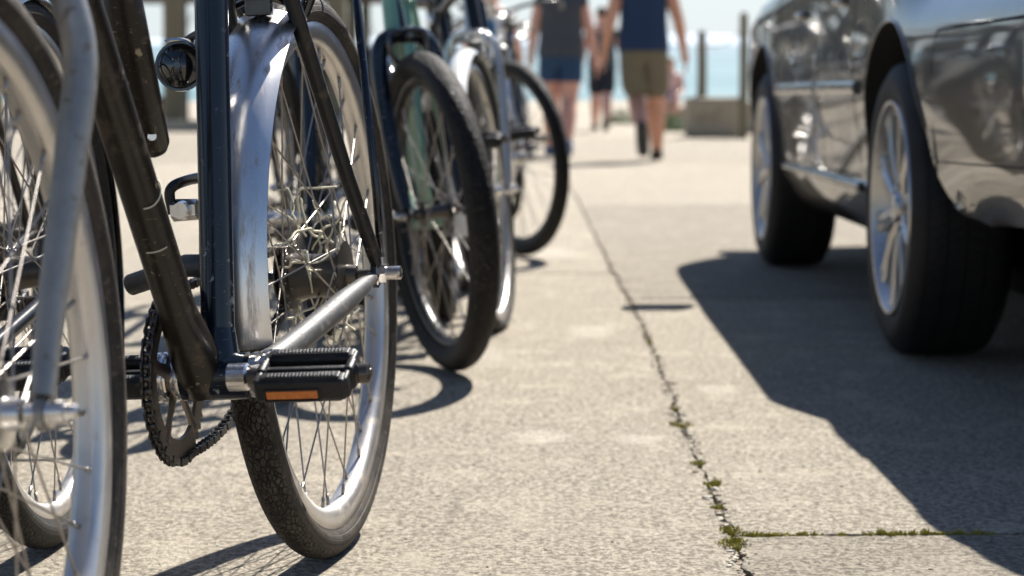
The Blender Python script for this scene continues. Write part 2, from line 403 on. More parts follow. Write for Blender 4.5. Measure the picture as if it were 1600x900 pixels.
g = MB().add([(-70, -20, -.009), (70, -20, -.009), (70, YEND, -.009), (-70, YEND, -.009), (-70, YEND, -4), (70, YEND, -4)], [(0, 1, 2, 3), (3, 2, 5, 4)], False).build('ground', M_DIRT)
g['kind'] = 'structure'
# sea: the quay tilts 1.2 degrees down towards the water, so the level sea rises in this frame
SL = .0216
s_ = MB().add([(-2500, YEND - 1, -1.0), (2500, YEND - 1, -1.0), (4500, 5000, -1.0 + SL * 4890), (-4500, 5000, -1.0 + SL * 4890)], [(0, 1, 2, 3)], False).build('sea', M_SEA)
s_['kind'] = 'structure'
# surf: pale foam bands in the sea material
n = NT(M_SEA); p = n.n['Principled BSDF']; co = n.coord()
foam = n.ramp(n.noise(n.mapping(co, (.02, .09, 1)), 1.0, 6, .7), .50, .66)
deep = n.mix(n.ramp(n.math('DIVIDE', n.add('ShaderNodeSeparateXYZ').outputs[0], 1.0), 0, 1), (.14, .40, .46), (.14, .40, .46))
sx = n.add('ShaderNodeSeparateXYZ'); n.l.new(co, sx.inputs[0])
deep = n.mix(n.ramp(n.math('DIVIDE', sx.outputs[1], 1500.0), .05, .9), (.095, .175, .195), (.13, .19, .225))
n.l.new(n.mix(n.math('MULTIPLY', foam, .35), deep, (.45, .55, .58)), p.inputs['Base Color'])
p.inputs['Roughness'].default_value = .6; p.inputs['Specular IOR Level'].default_value = .12
for l in list(p.inputs['Roughness'].links): n.t.links.remove(l)
# hazy far coast
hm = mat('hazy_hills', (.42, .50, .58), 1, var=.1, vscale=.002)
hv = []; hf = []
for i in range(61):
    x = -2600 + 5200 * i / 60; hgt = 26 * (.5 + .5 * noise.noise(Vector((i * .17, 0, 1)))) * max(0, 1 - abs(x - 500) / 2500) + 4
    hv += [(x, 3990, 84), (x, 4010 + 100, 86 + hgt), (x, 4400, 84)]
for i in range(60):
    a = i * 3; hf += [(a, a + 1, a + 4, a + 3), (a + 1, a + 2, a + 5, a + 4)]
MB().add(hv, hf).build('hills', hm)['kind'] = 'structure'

# loose chips and moss in the joints
mb = MB(); mbw = MB()
def pebble(m, c, r):
    bm = bmesh.new(); bmesh.ops.create_icosphere(bm, subdivisions=1, radius=1)
    q = Quaternion((random.random(), random.random(), random.random()), random.random() * 6)
    sx, sy, sz = random.uniform(.7, 1.5), random.uniform(.6, 1.1), random.uniform(.35, .7)
    vs = []
    for v in bm.verts:
        k = 1 + random.uniform(-.2, .2); p = q @ (v.co * k); vs.append(Vector(c) + Vector((p.x * sx, p.y * sy, p.z * sz)) * r)
    bm.verts.index_update(); m.add(vs, [[v.index for v in f.verts] for f in bm.faces], False); bm.free()
for k in range(2000):
    y = 2.3 + 5 * random.random() ** 1.7; cl = noise.noise(Vector((y * 5, 2, 2)))
    x = crack_x(y) + random.gauss(0, .004 + .009 * max(0, cl + .2))
    r = random.uniform(.0008, .0028) if random.random() < .86 else random.uniform(.003, .0065)
    on = abs(x - crack_x(y)) < .006
    pebble(mb if random.random() < .5 else mbw, (x, y, -.010 if on else r * .2), r)
for k in range(110):
    y = 2.3 + 2.6 * random.random() ** 1.4; pebble(mbw if k % 3 else mb, (crack_x(y) + random.gauss(0, .0055), y, -.004), random.uniform(.0035, .0075))
for k in range(46):
    x = .32 + .9 * random.random() ** 1.3; pebble(mbw if k % 3 else mb, (x, 2.745 + .03 * (x - .3) + random.gauss(0, .002), -.004), random.uniform(.003, .0055))
for k in range(260):
    x = .32 + 1.5 * random.random(); y = 2.745 + .03 * (x - .3) + random.gauss(0, .003)
    pebble(mb if random.random() < .6 else mbw, (x, y, -.009 + random.random() * .006), random.uniform(.001, .004))
for k in range(800):
    y = 2.3 + 4.5 * random.random() ** 1.5; x = random.uniform(-.7, 1.0)
    pebble(mb if random.random() < .45 else mbw, (x, y, .0005), random.uniform(.0008, .0024))
tag(mb.build('gravel', mat('brown_grit', (.24, .19, .14), .9, var=.5, vscale=200)), 'small brown stone chips lying in and beside the long pavement crack', 'gravel', kind='stuff')
tag(mbw.build('gravel', mat('pale_grit', (.46, .42, .35), .85, var=.3, vscale=200)), 'small pale stone chips lying in and beside the long pavement crack', 'gravel', kind='stuff')
M_MOSS = mat('moss', (.30, .27, .045), .95, var=.5, vscale=120, bump=1, bscale=400)
mm = MB(); mdry = MB()
def moss(m, cx, cy, r, n_, flatx=1):
    for k in range(n_):
        a = random.random() * 6.28; q = r * math.sqrt(random.random()); x = cx + q * math.cos(a) * flatx; y = cy + q * math.sin(a)
        h = random.uniform(.001, .0065) * (.4 + 1.2 * abs(noise.noise(Vector((x * 90, y * 90, 0))))) * 1.5; t = random.random() * 6.28; wd = random.uniform(.0010, .0024)
        lean = Vector((random.uniform(-.006, .006), random.uniform(-.006, .006), 0)); d = Vector((math.cos(t), math.sin(t), 0)) * wd
        b = Vector((x, y, -.004))
        m.add([b - d, b + d, b + d * .6 + lean * .5 + Vector((0, 0, h)), b + lean + Vector((0, 0, h * 1.5)), b - d * .6 + lean * .5 + Vector((0, 0, h))], [(0, 1, 2, 4), (4, 2, 3)], False)
for (px, py, r) in ((1060, 665, .020), (1072, 725, .012), (1105, 757, .014), (1122, 793, .010), (1143, 830, .020), (1150, 852, .022), (1170, 846, .016), (1000, 535, .010), (1030, 640, .009)):
    u = unproj(px, py, 1); t = -CAM_H / (u.z - CAM_H); cx, cy = u.x * t, t
    moss(mm, crack_x(cy) + random.gauss(0, .003), cy, r * 1.25, int(15000 * r), .75)
for (x, r) in ((.325, .014), (.345, .011), (.37, .006), (.395, .006), (.485, .010), (.50, .012), (.53, .008), (.555, .006), (.59, .004), (.615, .008), (.43, .004), (.70, .005)):
    for q in range(3): moss(mm, x + random.uniform(-.014, .014), 2.745 + .03 * (x - .3), r * .75, int(9000 * r), 1.6)
tag(mm.build('moss', M_MOSS), 'yellow green moss growing in the joints between the concrete slabs', 'moss', kind='stuff')

# ------------------------------------------------------------------ bicycle wheels
def tyre_mesh(name, R_out, tr, m, tread_flat=0, N=144, M=22, rimr=None, half=None):
    """round tyre: torus of tube radius tr with uv in metres"""
    me = bpy.data.meshes.new(name); vs = []; uvs = []; fs = []
    R0 = R_out - tr
    for i in range(N + 1):
        a = 2 * math.pi * i / N
        for k in range(M + 1):
            b = -2.35 + 4.70 * k / M
            rr = R0 + tr * math.cos(b) * (1.0 if abs(b) > .6 else 1.0); y = tr * math.sin(b)
            if abs(b) > 1.9: y *= .8
            vs.append((rr * math.cos(a), y, rr * math.sin(a))); uvs.append((a * R_out, tr * b))
    for i in range(N):
        for k in range(M):
            a = i * (M + 1) + k; fs.append((a, a + 1, a + M + 2, a + M + 1))
    me.from_pydata(vs, [], fs); uvl = me.uv_layers.new(name='UVMap')
    for l in me.loops: uvl.data[l.index].uv = uvs[l.vertex_index]
    me.polygons.foreach_set('use_smooth', [True] * len(fs)); me.materials.append(m)
    return me
def spoke_mesh(name, side, lean, fl_r, fl_y, rim_r, rad=.00115):
    a = lean * R(62)
    p0 = Vector((fl_r * math.cos(a), side * fl_y, fl_r * math.sin(a))); p1 = Vector((rim_r, side * .003, 0))
    mb = MB().tube([p0 + Vector((0, -side * .004, 0)), p0, p0.lerp(p1, .06), p0.lerp(p1, .93), p1], [rad * 1.2, rad * 1.2, rad, rad, rad], 6)
    mb.tube([p0.lerp(p1, .945), p1 + (p1 - p0).normalized() * .002], [rad * 1.9, rad * 2.1], 8)
    me = bpy.data.meshes.new(name); me.from_pydata(mb.v, [], mb.f); me.polygons.foreach_set('use_smooth', mb.sm)
    me.materials.append(M_SPOKE); return me
_wc = {}
def wheel(root, name, loc, Rw, tr, rim_half=.014, rim_h=.024, nsp=32, rimmat=None, tyremat=None, steer=0, hub_r=.018, hub_half=.032, axle=.07, hubmat=None, phase=.05, srad=.00115, nutmat=None, bignut=False):
    rimmat = rimmat or M_ALU; tyremat = tyremat or M_TYRE2; hubmat = hubmat or M_STEEL
    ro = Rw - tr * 1.55; ri = ro - rim_h
    key = (Rw, tr, rim_half, rim_h, rimmat.name, tyremat.name, hub_r, hub_half, axle, hubmat.name, srad)
    if key not in _wc:
        prof = [(ro, rim_half), (ro + .002, rim_half * .85), (ro - .004, rim_half * .6), (ro - .004, -rim_half * .6), (ro + .002, -rim_half * .85), (ro, -rim_half),
                (ro - rim_h * .55, -rim_half * 1.0), (ri + .003, -rim_half * .75), (ri, -rim_half * .35), (ri, rim_half * .35), (ri + .003, rim_half * .75), (ro - rim_h * .55, rim_half * 1.0)]
        rm = MB().lathe(prof, seg=120, closed_prof=True)
        # valve
        rm.tube([(ri + .004, 0, 0), (ri - .028, 0, 0)], .003, 8)
        ro_ = rm.build('rim', rimmat, sharp=50); rmesh = ro_.data; bpy.data.objects.remove(ro_)
        hb = MB().lathe([(.006, -axle), (.006, -hub_half - .018), (.011, -hub_half - .016), (.013, -hub_half - .004), (hub_r + .012, -hub_half - .002), (hub_r + .012, -hub_half + .002), (hub_r, -hub_half + .004), (hub_r * .9, 0),
                         (hub_r, hub_half - .004), (hub_r + .012, hub_half - .002), (hub_r + .012, hub_half + .002), (.013, hub_half + .004), (.011, hub_half + .016), (.006, hub_half + .018), (.006, axle)], seg=28)
        ho = hb.build('hub', hubmat, sharp=40); hmesh = ho.data; bpy.data.objects.remove(ho)
        sp = {(s, l): spoke_mesh('spoke', s, l, hub_r + .010, hub_half, ri + .001, srad) for s in (-1, 1) for l in (-1, 1)}
        _wc[key] = (rmesh, hmesh, tyre_mesh('tyre', Rw, tr, tyremat), sp)
    rmesh, hmesh, tmesh, sp = _wc[key]
    wh = link(name, rmesh, root); wh.location = loc; wh.rotation_euler = (0, phase, steer)
    link('tyre', tmesh, wh); link('hub', hmesh, wh)
    for k in range(nsp):
        s = 1 if k % 2 else -1; l = 1 if (k // 2) % 2 else -1
        o = link('spoke', sp[(s, l)], wh); o.rotation_euler = (0, 2 * math.pi * (k + .5) / nsp, 0)
    return wh

def nut(mb, c, r, y0, y1, r2=.007, y2=None, hexa=True, s=1):
    mb.lathe([(0, y0 * s), (r * 1.25, y0 * s), (r * 1.25, (y0 + .002) * s), (r, (y0 + .002) * s), (r, y1 * s), (0, y1 * s)], center=c, seg=6 if hexa else 24, smooth=False)
    if y2: mb.lathe([(0, y1 * s), (r2, y1 * s), (r2 * .98, (y2 - .001) * s), (r2 * .8, y2 * s), (0, y2 * s)], center=c, seg=20)

def pedal(root, base, side, P0={}):
    """pedal on a spindle pointing along side*Y from base"""
    b = Vector(base); sp = MB()
    L = .094; off = .012
    sp.lathe([(0, 0), (.009, 0), (.009, side * .010), (.006, side * .012), (.006, side * (off + L + .006)), (.010, side * (off + L + .006)), (.010, side * (off + L + .014)), (.006, side * (off + L + .016)), (0, side * (off + L + .016))], center=b, seg=18)
    pd = sp.build('pedal', M_DSTEEL, root, sharp=40)
    yc = b.y + side * (off + L / 2)
    tilt = Matrix.Rotation(R(22 if P0.get('detail') else 12), 3, 'Y'); body = MB()
    def rb(x, z, size, off_y=0, bev=.0045):
        bm = bmesh.new(); bmesh.ops.create_cube(bm, size=1)
        for v in bm.verts: v.co = Vector((v.co.x * size[0], v.co.y * size[1], v.co.z * size[2]))
        bmesh.ops.bevel(bm, geom=bm.edges[:], offset=min(bev, min(size) * .45), segments=4, affect='EDGES', profile=.5)
        vs = [Vector((b.x, yc + off_y, b.z)) + tilt @ (v.co + Vector((x, 0, z))) for v in bm.verts]; bm.verts.index_update()
        fs = [[v.index for v in f.verts] for f in bm.faces]; bm.free(); return vs, fs
    for sx in (-1, 1):
        body.add(*rb(sx * .0235, 0, (.019, L - .004, .023)))
        for zz in (-1, 1):
            body.add(*rb(sx * .0232, zz * .0117, (.012, L - .016, .004), 0, .0018))
            for q in range(19): body.add(*rb(sx * .0235, zz * .0137, (.007, .0022, .0012), -(L - .03) / 2 + q * (L - .03) / 18, .0004))
    body.add(*rb(0, .0045, (.0075, L - .010, .008), 0, .002)); body.add(*rb(0, -.006, (.030, L - .012, .006), 0, .002))
    for q in (0, 1):
        body.add(*rb(0, 0, (.058, .007, .022), side * (-(L / 2) + .004 + q * (L - .008)), .003))
        body.add(*rb(0, 0, (.024, .010, .026), side * (-(L / 2) + .004 + q * (L - .007)), .005))
    body.build('tread_block', M_RUBBER, pd, sharp=40)
    for sx in ((-1, 1) if P0.get('one_reflector') and side == 1 else ()):
        v, f = rb(sx * .0328, -.003, (.0022, L * .54, .0085), -side * .008, .0008)
        MB().add(v, f, False).build('reflector', M_AMBER, pd)
        fr_ = MB()
        for (dz, h, dy, ln) in ((.0028, .0016, 0, L * .58), (-.0088, .0016, 0, L * .58), (-.003, .0132, L * .285, .0016), (-.003, .0132, -L * .285, .0016)):
            fr_.add(*rb(sx * .0332, dz, (.0026, ln, h), -side * .008 + dy, .0006))
        fr_.build('reflector_frame', M_RUBBER, pd)
    nb = MB(); nut(nb, (b.x, b.y + side * (off + L + .002), b.z), .0085, 0, .009, .005, .015, s=side)
    nb.build('end_nut', M_DSTEEL, pd)
    return pd

def chain_mb(path, pitch=.0127, sc=1):
    """roller chain along closed polyline path in XZ plane at y"""
    mb = MB(); L = [0]
    for a, b in zip(path, path[1:]): L.append(L[-1] + (b - a).length)
    n = int(L[-1] / pitch); step = L[-1] / n
    def at(d):
        d %= L[-1]
        for i in range(len(path) - 1):
            if L[i + 1] >= d:
                return path[i].lerp(path[i + 1], (d - L[i]) / max(1e-9, L[i + 1] - L[i]))
        return path[-1]
    for k in range(n):
        a, b = at(k * step), at((k + 1) * step); wd = .0035 if k % 2 else .0048
        d = (b - a).normalized(); up = Vector((-d.z, 0, d.x))
        for s in (-1, 1):
            vs = []
            for (t, h) in ((-.35, 0), (-.2, .0042), (.15, .0042), (.5, .0030), (.85, .0042), (1.2, .0042), (1.35, 0), (1.2, -.0042), (.85, -.0042), (.5, -.0030), (.15, -.0042), (-.2, -.0042)):
                p = a.lerp(b, t) + up * h; vs += [p + Vector((0, s * wd, 0)), p + Vector((0, s * (wd + .0012), 0))]
            m = 12
            fs = [tuple(2 * i for i in range(m)), tuple(2 * i + 1 for i in range(m))] + [(2 * i, 2 * i + 1, (2 * i + 3) % (2 * m), (2 * i + 2) % (2 * m)) for i in range(m)]
            mb.add(vs, fs, False)
        mb.tube([a + Vector((0, -.0055, 0)), a + Vector((0, .0055, 0))], .0032, 8)
    return mb
def chainring_mb(c, r, teeth, y):
    mb = MB(); cx, cz = c; seg = teeth * 4
    vs = []; fs = []
    for i in range(seg):
        a = 2 * math.pi * i / seg; rr = r + (.0035 if i % 4 in (1, 2) else -.0025)
        for (q, yy) in ((rr, y - .0012), (rr, y + .0012), (r - .024, y + .002), (r - .024, y - .002)):
            vs.append((cx + q * math.cos(a), yy, cz + q * math.sin(a)))
    for i in range(seg):
        j = (i + 1) % seg
        for k in range(4): fs.append((i * 4 + k, i * 4 + (k + 1) % 4, j * 4 + (k + 1) % 4, j * 4 + k))
    mb.add(vs, fs, False)
    for i in range(5):
        a = 2 * math.pi * i / 5 + .3
        p0 = Vector((cx + .018 * math.cos(a), y, cz + .018 * math.sin(a))); p1 = Vector((cx + (r - .013) * math.cos(a), y, cz + (r - .013) * math.sin(a)))
        mb.tube([p0, p0.lerp(p1, .5), p1], [.010, .007, .010], 8, flat=.3, up=(-math.sin(a), 0, math.cos(a)))
    mb.lathe([(0, y - .006), (.022, y - .005), (.024, y), (.022, y + .005), (0, y + .006)], center=(cx, 0, cz), seg=24)
    return mb

def bicycle(name, label, contact, head, lean, P, group=None):
    """local frame: X forward, Y the bike's left, Z up, origin at the rear tyre contact"""
    h = R(head); rz = math.atan2(-math.cos(h), -math.sin(h))
    root = empty(name, contact, (R(lean), 0, rz))
    tag(root, label, 'bicycle', group or 'bicycles parked in a row')
    Rr = P.get('Rr', .34); Rf = P.get('Rf', Rr); wb = P.get('wb', 1.06); steer = R(P.get('steer', 0)); tr = P.get('tr', .022)
    bb = Vector((P.get('bbx', .43), 0, P.get('bbz', .28)))
    stl = P.get('stlean', 17); ft = P.get('frame', M_BLACKP); det = P.get('detail', False)
    hr = Vector((0, 0, Rr)); hf0 = Vector((wb, 0, Rf))
    # steering pivot & transform for the front assembly
    crownx = wb - .085; piv = Vector((crownx - .06, 0, 0)); cz = 2 * Rf + .035
    foff = P.get('foff', 0)
    def FS(p):
        p = Vector(p) + Vector((0, foff, 0)) - piv; c, s = math.cos(steer), math.sin(steer)
        return piv + Vector((p.x * c - p.y * s, p.x * s + p.y * c, p.z))
    def st(z): return Vector((bb.x - (z - bb.z) * math.tan(R(stl)), 0, z))
    ha = math.tan(R(20)); ht0 = Vector((crownx - .01, 0, cz + .01)); ht1 = ht0 + Vector((-ha * .16, 0, .16))
    # --- frame
    rd, rs = P.get('rd', .0205), P.get('rs', .018)
    if det:
        dt = MB().tube([bb + Vector((.000, -.014, -.008)), bb + Vector((.014, -.016, .012)), bb + Vector((.032, -.018, .036)), bb + Vector((.065, -.018, .075)), Vector((bb.x + .325, -.002, .665)), Vector((ht0.x - .005, 0, ht0.z + .03))], [.0265, .0275, .0255, rd, rd, rd], 28, flat=.95).build('down_tube', P.get('dtmat', ft), root)
        dth = (Vector((bb.x + .325, -.002, .665)) - (bb + Vector((.065, -.018, .075)))).normalized()
        for t_ in (.105, .165):
            c_ = bb + Vector((.065, -.018, .075)) + dth * t_; e1 = Vector((0, 1, 0)); e2 = dth.cross(e1).normalized()
            MB().tube([c_ + (e1 * math.cos(a) + e2 * math.sin(a)) * (rd + .0003) + dth * .004 * math.sin(a * 2) for a in [R(-70 + 110 * i / 14) for i in range(15)]] if t_ > .11 else [c_ + (e1 * math.cos(a) + e2 * math.sin(a)) * (rd + .0003) for a in [R(-100 + 60 * i / 10) for i in range(11)]], .0008, 6).build('pale_band', M_STRAW, dt)
        s1 = MB().tube([bb + Vector((0, 0, -.005)), st(.97)], rs, 28).tube([bb + Vector((.004, -.036, 0)), bb + Vector((.004, .034, 0))], .025, 28)
        s1.tube([bb + Vector((0, -.03, 0)), bb + Vector((0, -.04, 0))], .023, 24)
        # welded fillets between the tubes and the shell
        s1.tube([bb + Vector((0, 0, .01)), bb + Vector((-.006, 0, .05))], [.025, .0185], 24, cap=False)
        s1.tube([ht0, ht1], .02, 20).tube([st(.90), ht1 + Vector((0, 0, -.03))], .014, 16)
        s1.build('seat_tube', P.get('stmat', ft), root, sharp=50)
    else:
        fr = MB().tube([bb, ht0 + Vector((0, 0, .03))], .016, 14).tube([bb, st(.86)], .0145, 14).tube([bb + Vector((0, -.035, 0)), bb + Vector((0, .035, 0))], .021, 16)
        fr.tube([ht0, ht1], .019, 16).tube([st(.80 if not P.get('step') else .5), ht1 + Vector((0, 0, -.03))], .0135, 14)
        for s in (-1, 1):
            fr.tube([bb + Vector((-.02, s * .02, 0)), bb + Vector((-.08, s * .032, .006)), hr + Vector((.02, s * .058, 0))], .0095, 10)
            fr.tube([st(.80) + Vector((0, s * .016, 0)), hr + Vector((.02, s * .058, .01))], .0075, 10)
            fr.box(hr + Vector((.012, s * .060, 0)), (.05, .006, .035))
        fr.build('frame', ft, root, sharp=50)
    if det:
        for s in (-1, 1):
            cs = MB().tube(bez([bb + Vector((-.008, s * .030, .006)), bb + Vector((-.07, s * .047, .012)), hr + Vector((.11, s * .068, -.018)), hr + Vector((.012, s * .072, -.004))], 8), [.0142] * 16 + [.0132, .012, .0115, .011, .010, .009, .0085, .008, .008], 20)
            cs.build('chain_stay', M_GREY, root)
            ss = MB().tube([st(.90) + Vector((-.01, s * .018, 0)), hr + Vector((.052, s * .058, .12)), hr + Vector((.012, s * .074, .03)), hr + Vector((.002, s * .076, .008))], [.0095, .0095, .009, .007], 16)
            ss.lathe([(0, s * .071), (.018, s * .071), (.018, s * .076), (0, s * .076)], center=hr, seg=24)
            ss.build('seat_stay', ft, root, sharp=50)
        ax = MB(); nut(ax, hr, .0125, .0765, .088, .0085, .106); ax.build('axle_nut', M_STEEL, root, sharp=35)
        ax = MB(); nut(ax, hr, .0105, .0765, .085, .0045, .096, s=-1); ax.build('axle_nut', M_STEEL, root, sharp=35)
    # --- front fork (steered)
    fm = P.get('forkmat', ft); fk = MB(); fr_ = P.get('rf', .0125)
    for s in (-1, 1):
        pts = [FS((crownx - .005, s * .012, cz + .005)), FS((crownx, s * .045, cz - .008)), FS((crownx + .006, s * .062, cz - .06)), FS((crownx + .030, s * .064, Rf + .18)), FS((wb - .018, s * .063, Rf + .06)), FS((wb, s * .062, Rf + .012))]
        if P.get('mainfork'): pts = [FS((crownx - .005, s * .012, cz + .010)), FS((crownx, s * .050, cz - .008)), FS((crownx + .004, s * .070, cz - .06)), FS((crownx + .008, s * .082, cz - .12)), FS((crownx + .030, s * .076, Rf + .18)), FS((wb - .018, s * .064, Rf + .06)), FS((wb, s * .062, Rf + .012))]
        pp = bez(pts, 6); n_ = len(pp)
        fk.tube(pp, [fr_ * (1.05 if i < n_ * .6 else 1.05 - .35 * (i - n_ * .6) / (n_ * .4)) for i in range(n_)], 18)
        c = FS((wb, 0, Rf)); q = FS((wb, s * .062, Rf)); dn = (q - c).normalized()
        fk.tube([q - dn * .004, q + dn * .003], [.014, .014], 18)
        fno = MB()
        d = dn
        fno.tube([q + d * .0035, q + d * .006, q + d * .0065, q + d * .016, q + d * .0165, q + d * .024, q + d * .026], [.0115, .0115, .0095, .0095, .0065, .006, .004], 14)
        fno.build('axle_nut', M_STEEL, root, sharp=40)
    fk.tube([FS((crownx - .005, 0, cz)), FS(ht1 + Vector((-.012, 0, .05)))], .0125, 14)
    fk.tube([FS((crownx - .003, -.045, cz)), FS((crownx - .003, .045, cz))], .014, 14)
    fk.build('fork', fm, root, sharp=60)
    # --- wheels
    nsp = P.get('nsp', 32)
    rm = P.get('rim', M_ALU); ty = P.get('tyre', M_TYRE2); rh = P.get('rimhalf', .013); rhh = P.get('rimh', .022)
    wheel(root, 'rear_wheel', hr, Rr, tr, rh, rhh, nsp, rm, ty, 0, hub_r=P.get('rhub', .022), hub_half=.034, axle=.074, hubmat=P.get('rhubmat', M_DSTEEL), phase=P.get('ph', .07))
    wheel(root, 'front_wheel', FS((wb, 0, Rf)), Rf, tr, rh, rhh, nsp, rm, ty, steer, hub_r=.015, hub_half=.030, axle=.06, hubmat=P.get('fhubmat', M_STEEL), phase=P.get('phf', .12))
    # --- drivetrain (right side = -Y)
    cr = .090; cy = -.047; cog = .036
    chainring_mb((bb.x, bb.z), cr, 44, cy).build('chainring', M_RING, root, sharp=30)
    cg = MB()
    for i, rr in enumerate((cog, cog * .8)):
        cg.lathe([(0, cy + i * .004 - .001), (rr, cy + i * .004 - .001), (rr, cy + i * .004 + .001), (0, cy + i * .004 + .001)], center=hr, seg=36, smooth=False)
    cg.build('sprocket', M_DSTEEL, root)
    d = (hr - bb); ang = math.atan2(d.z, d.x); off = math.asin((cr - cog) / d.length)
    path = []
    def P2(c, r_, a): return Vector((c.x + r_ * math.cos(a), cy, c.z + r_ * math.sin(a)))
    a_top = ang - math.pi / 2 + off; a_bot = ang + math.pi / 2 - off   # tangent angles
    for i in range(33): path.append(P2(bb, cr, a_bot + (2 * math.pi - (a_bot - a_top)) * i / 32))
    for i in range(17): path.append(P2(hr, cog, a_top + (a_bot - a_top) * i / 16))
    a_, b_ = path[-1].copy(), path[0].copy()
    path += [a_.lerp(b_, t / 10) - Vector((0, 0, .030 * math.sin(math.pi * (t / 10) ** 1.3))) for t in range(1, 10)]
    path.append(path[0].copy())
    chain_mb(path).build('chain', M_DSTEEL, root)
    ca = R(P.get('crank', 6))
    ends = {}
    for s, a in ((1, ca), (-1, ca + math.pi)):
        e = bb + Vector((.170 * math.cos(a), s * .075, .170 * math.sin(a))); b0 = bb + Vector((0, s * .058, 0))
        cm = MB().tube([b0, b0.lerp(e, .12), b0.lerp(e, .85), e], [.0145, .0125, .0095, .0125], 16, flat=.62, up=(-math.sin(a), 0, math.cos(a)))
        cm.lathe([(0, s * .038), (.0235, s * .038), (.0245, s * .041), (.0245, s * .046), (.020, s * .047), (.020, s * .0505), (.0255, s * .051), (.0270, s * .054), (.0270, s * .058), (.0245, s * .0585), (.0245, s * .0605), (.0265, s * .061), (.0265, s * .069), (.0235, s * .073), (.012, s * .0735), (0, s * .0735)], center=bb, seg=30)
        cm.lathe([(0, s * .066), (.0135, s * .066), (.0135, s * .084), (.011, s * .086), (0, s * .086)], center=Vector((e.x, 0, e.z)), seg=24)
        cm.build('crank_arm', M_STEEL if det else M_GREY, root, sharp=35)
        pedal(root, (e.x, s * .085, e.z), s, P)
    # --- seat and bars
    top = st(.97 if det else .90); MB().tube([st(.84), top + Vector((-.02, 0, .03))], .0125, 14).build('seat_post', M_STEEL, root)
    sv = []; prof = [(-.14, .075, 0), (-.11, .085, .012), (-.05, .07, .008), (.02, .035, 0), (.09, .022, 0), (.14, .014, -.01)]
    sm_ = MB(); vs = []; fs = []
    for (x, wd, z) in prof:
        for k in range(12):
            a = 2 * math.pi * k / 12; vs.append((top.x + x + .0, wd * math.cos(a), top.z + .055 + z + .022 * math.sin(a)))
    for i in range(5):
        for k in range(12): fs.append((i * 12 + k, i * 12 + (k + 1) % 12, (i + 1) * 12 + (k + 1) % 12, (i + 1) * 12 + k))
    sm_.add(vs, fs + [tuple(range(12)), tuple(60 + k for k in range(12))]); sm_.build('saddle', M_SADDLE, root)
    hb = MB(); hz = ht1.z + .12; hx = ht1.x
    pts = [FS(p) for p in ((hx - .20, -.27, hz + .02), (hx - .06, -.27, hz + .045), (hx + .05, -.12, hz + .03), (hx + .05, 0, hz), (hx + .05, .12, hz + .03), (hx - .06, .27, hz + .045), (hx - .20, .27, hz + .02))]
    hb.tube(bez(pts, 6), .011, 12).tube([FS(ht1), FS((hx, 0, hz + .01)), FS((hx + .05, 0, hz))], [.0125, .012, .014], 12)
    hbo = hb.build('handlebar', P.get('bar', M_STEEL), root)
    for s in (-1, 1): MB().tube([FS((hx - .21, s * .27, hz + .019)), FS((hx - .09, s * .27, hz + .042))], .016, 12).build('grip', M_RUBBER, hbo)
    # --- mudguards on some
    def guard(name_, c, Rw, a0, a1, wd, m_, steer_=0, lift=.010, th=.0012):
        mb = MB(); prof = [(Rw + lift - .016 * (abs(t) ** 2.2), t * wd) for t in [x / 6 for x in range(-6, 7)]]
        prof = prof + [(r_ - th, y_) for r_, y_ in reversed(prof)]
        mb.lathe(prof, seg=60, a0=a0, a1=a1, closed_prof=True)
        m0 = len(prof); k = len(mb.v)
        mb.f.append(tuple(range(m0))); mb.sm.append(False); mb.f.append(tuple(k - m0 + i for i in range(m0))); mb.sm.append(False)
        o = mb.build(name_, m_, root, sharp=50); o.location = c; o.rotation_euler = (0, 0, steer_); return o
    for (which, a0, a1, wd, m_) in P.get('guards', []):
        if which == 'r': guard('mudguard', hr, Rr, R(a0), R(a1), wd, m_)
        else: guard('mudguard', FS((wb, 0, Rf)), Rf, R(a0), R(a1), wd, m_, steer)
    # --- front brake caliper
    bk = MB(); bc = FS((crownx + .022, 0, cz - .005))
    for s in (-1, 1):
        bk.tube(bez([FS((crownx + .024, -s * .01, cz + .012)), FS((crownx + .032, s * .034, cz + .006)), FS((crownx + .034, s * .040, cz - .03)), FS((crownx + .03, s * .028, cz - .052))], 5), .0065, 10)
        bk.tube([FS((crownx + .02, s * .018, cz - .054)), FS((crownx + .045, s * .018, cz - .050))], .006, 8)
    bk.tube([FS((crownx, 0, cz)), FS((crownx + .055, 0, cz))], .006, 10)
    bk.build('brake_caliper', P.get('brakemat', M_STEEL), root)
    # kickstand
    if not det:
        MB().tube([bb + Vector((-.06, .03, -.01)), bb + Vector((-.29, .055, -.02))], .007, 10).build('kickstand', M_GREY, root)
    return root, dict(bb=bb, hr=hr, st=st, FS=FS, ht0=ht0, Rr=Rr, Rf=Rf, guard=guard, wb=wb, cz=cz, crownx=crownx)

MAINP = dict(one_reflector=True, detail=True, Rr=.35, Rf=.342, wb=1.115, steer=3, foff=.022, mainfork=True, tr=.0235, bbx=.42, bbz=.28, stlean=8, stmat=M_BLUEP, dtmat=M_BROWNP, frame=M_BLACKP,
             forkmat=M_FORK, rf=.0125, tyre=M_TYRE, rimhalf=.0155, rimh=.026, crank=6.5, nsp=36, rhub=.03, brakemat=M_GLOSSB)
root, B = bicycle('roadster_bicycle', 'worn black bicycle in front with chrome mudguard, grey fork and black block pedal', (-.223, 2.64, 0), 9.8, 3, MAINP)
bb, hr, st = B['bb'], B['hr'], B['st']
MAIN = root
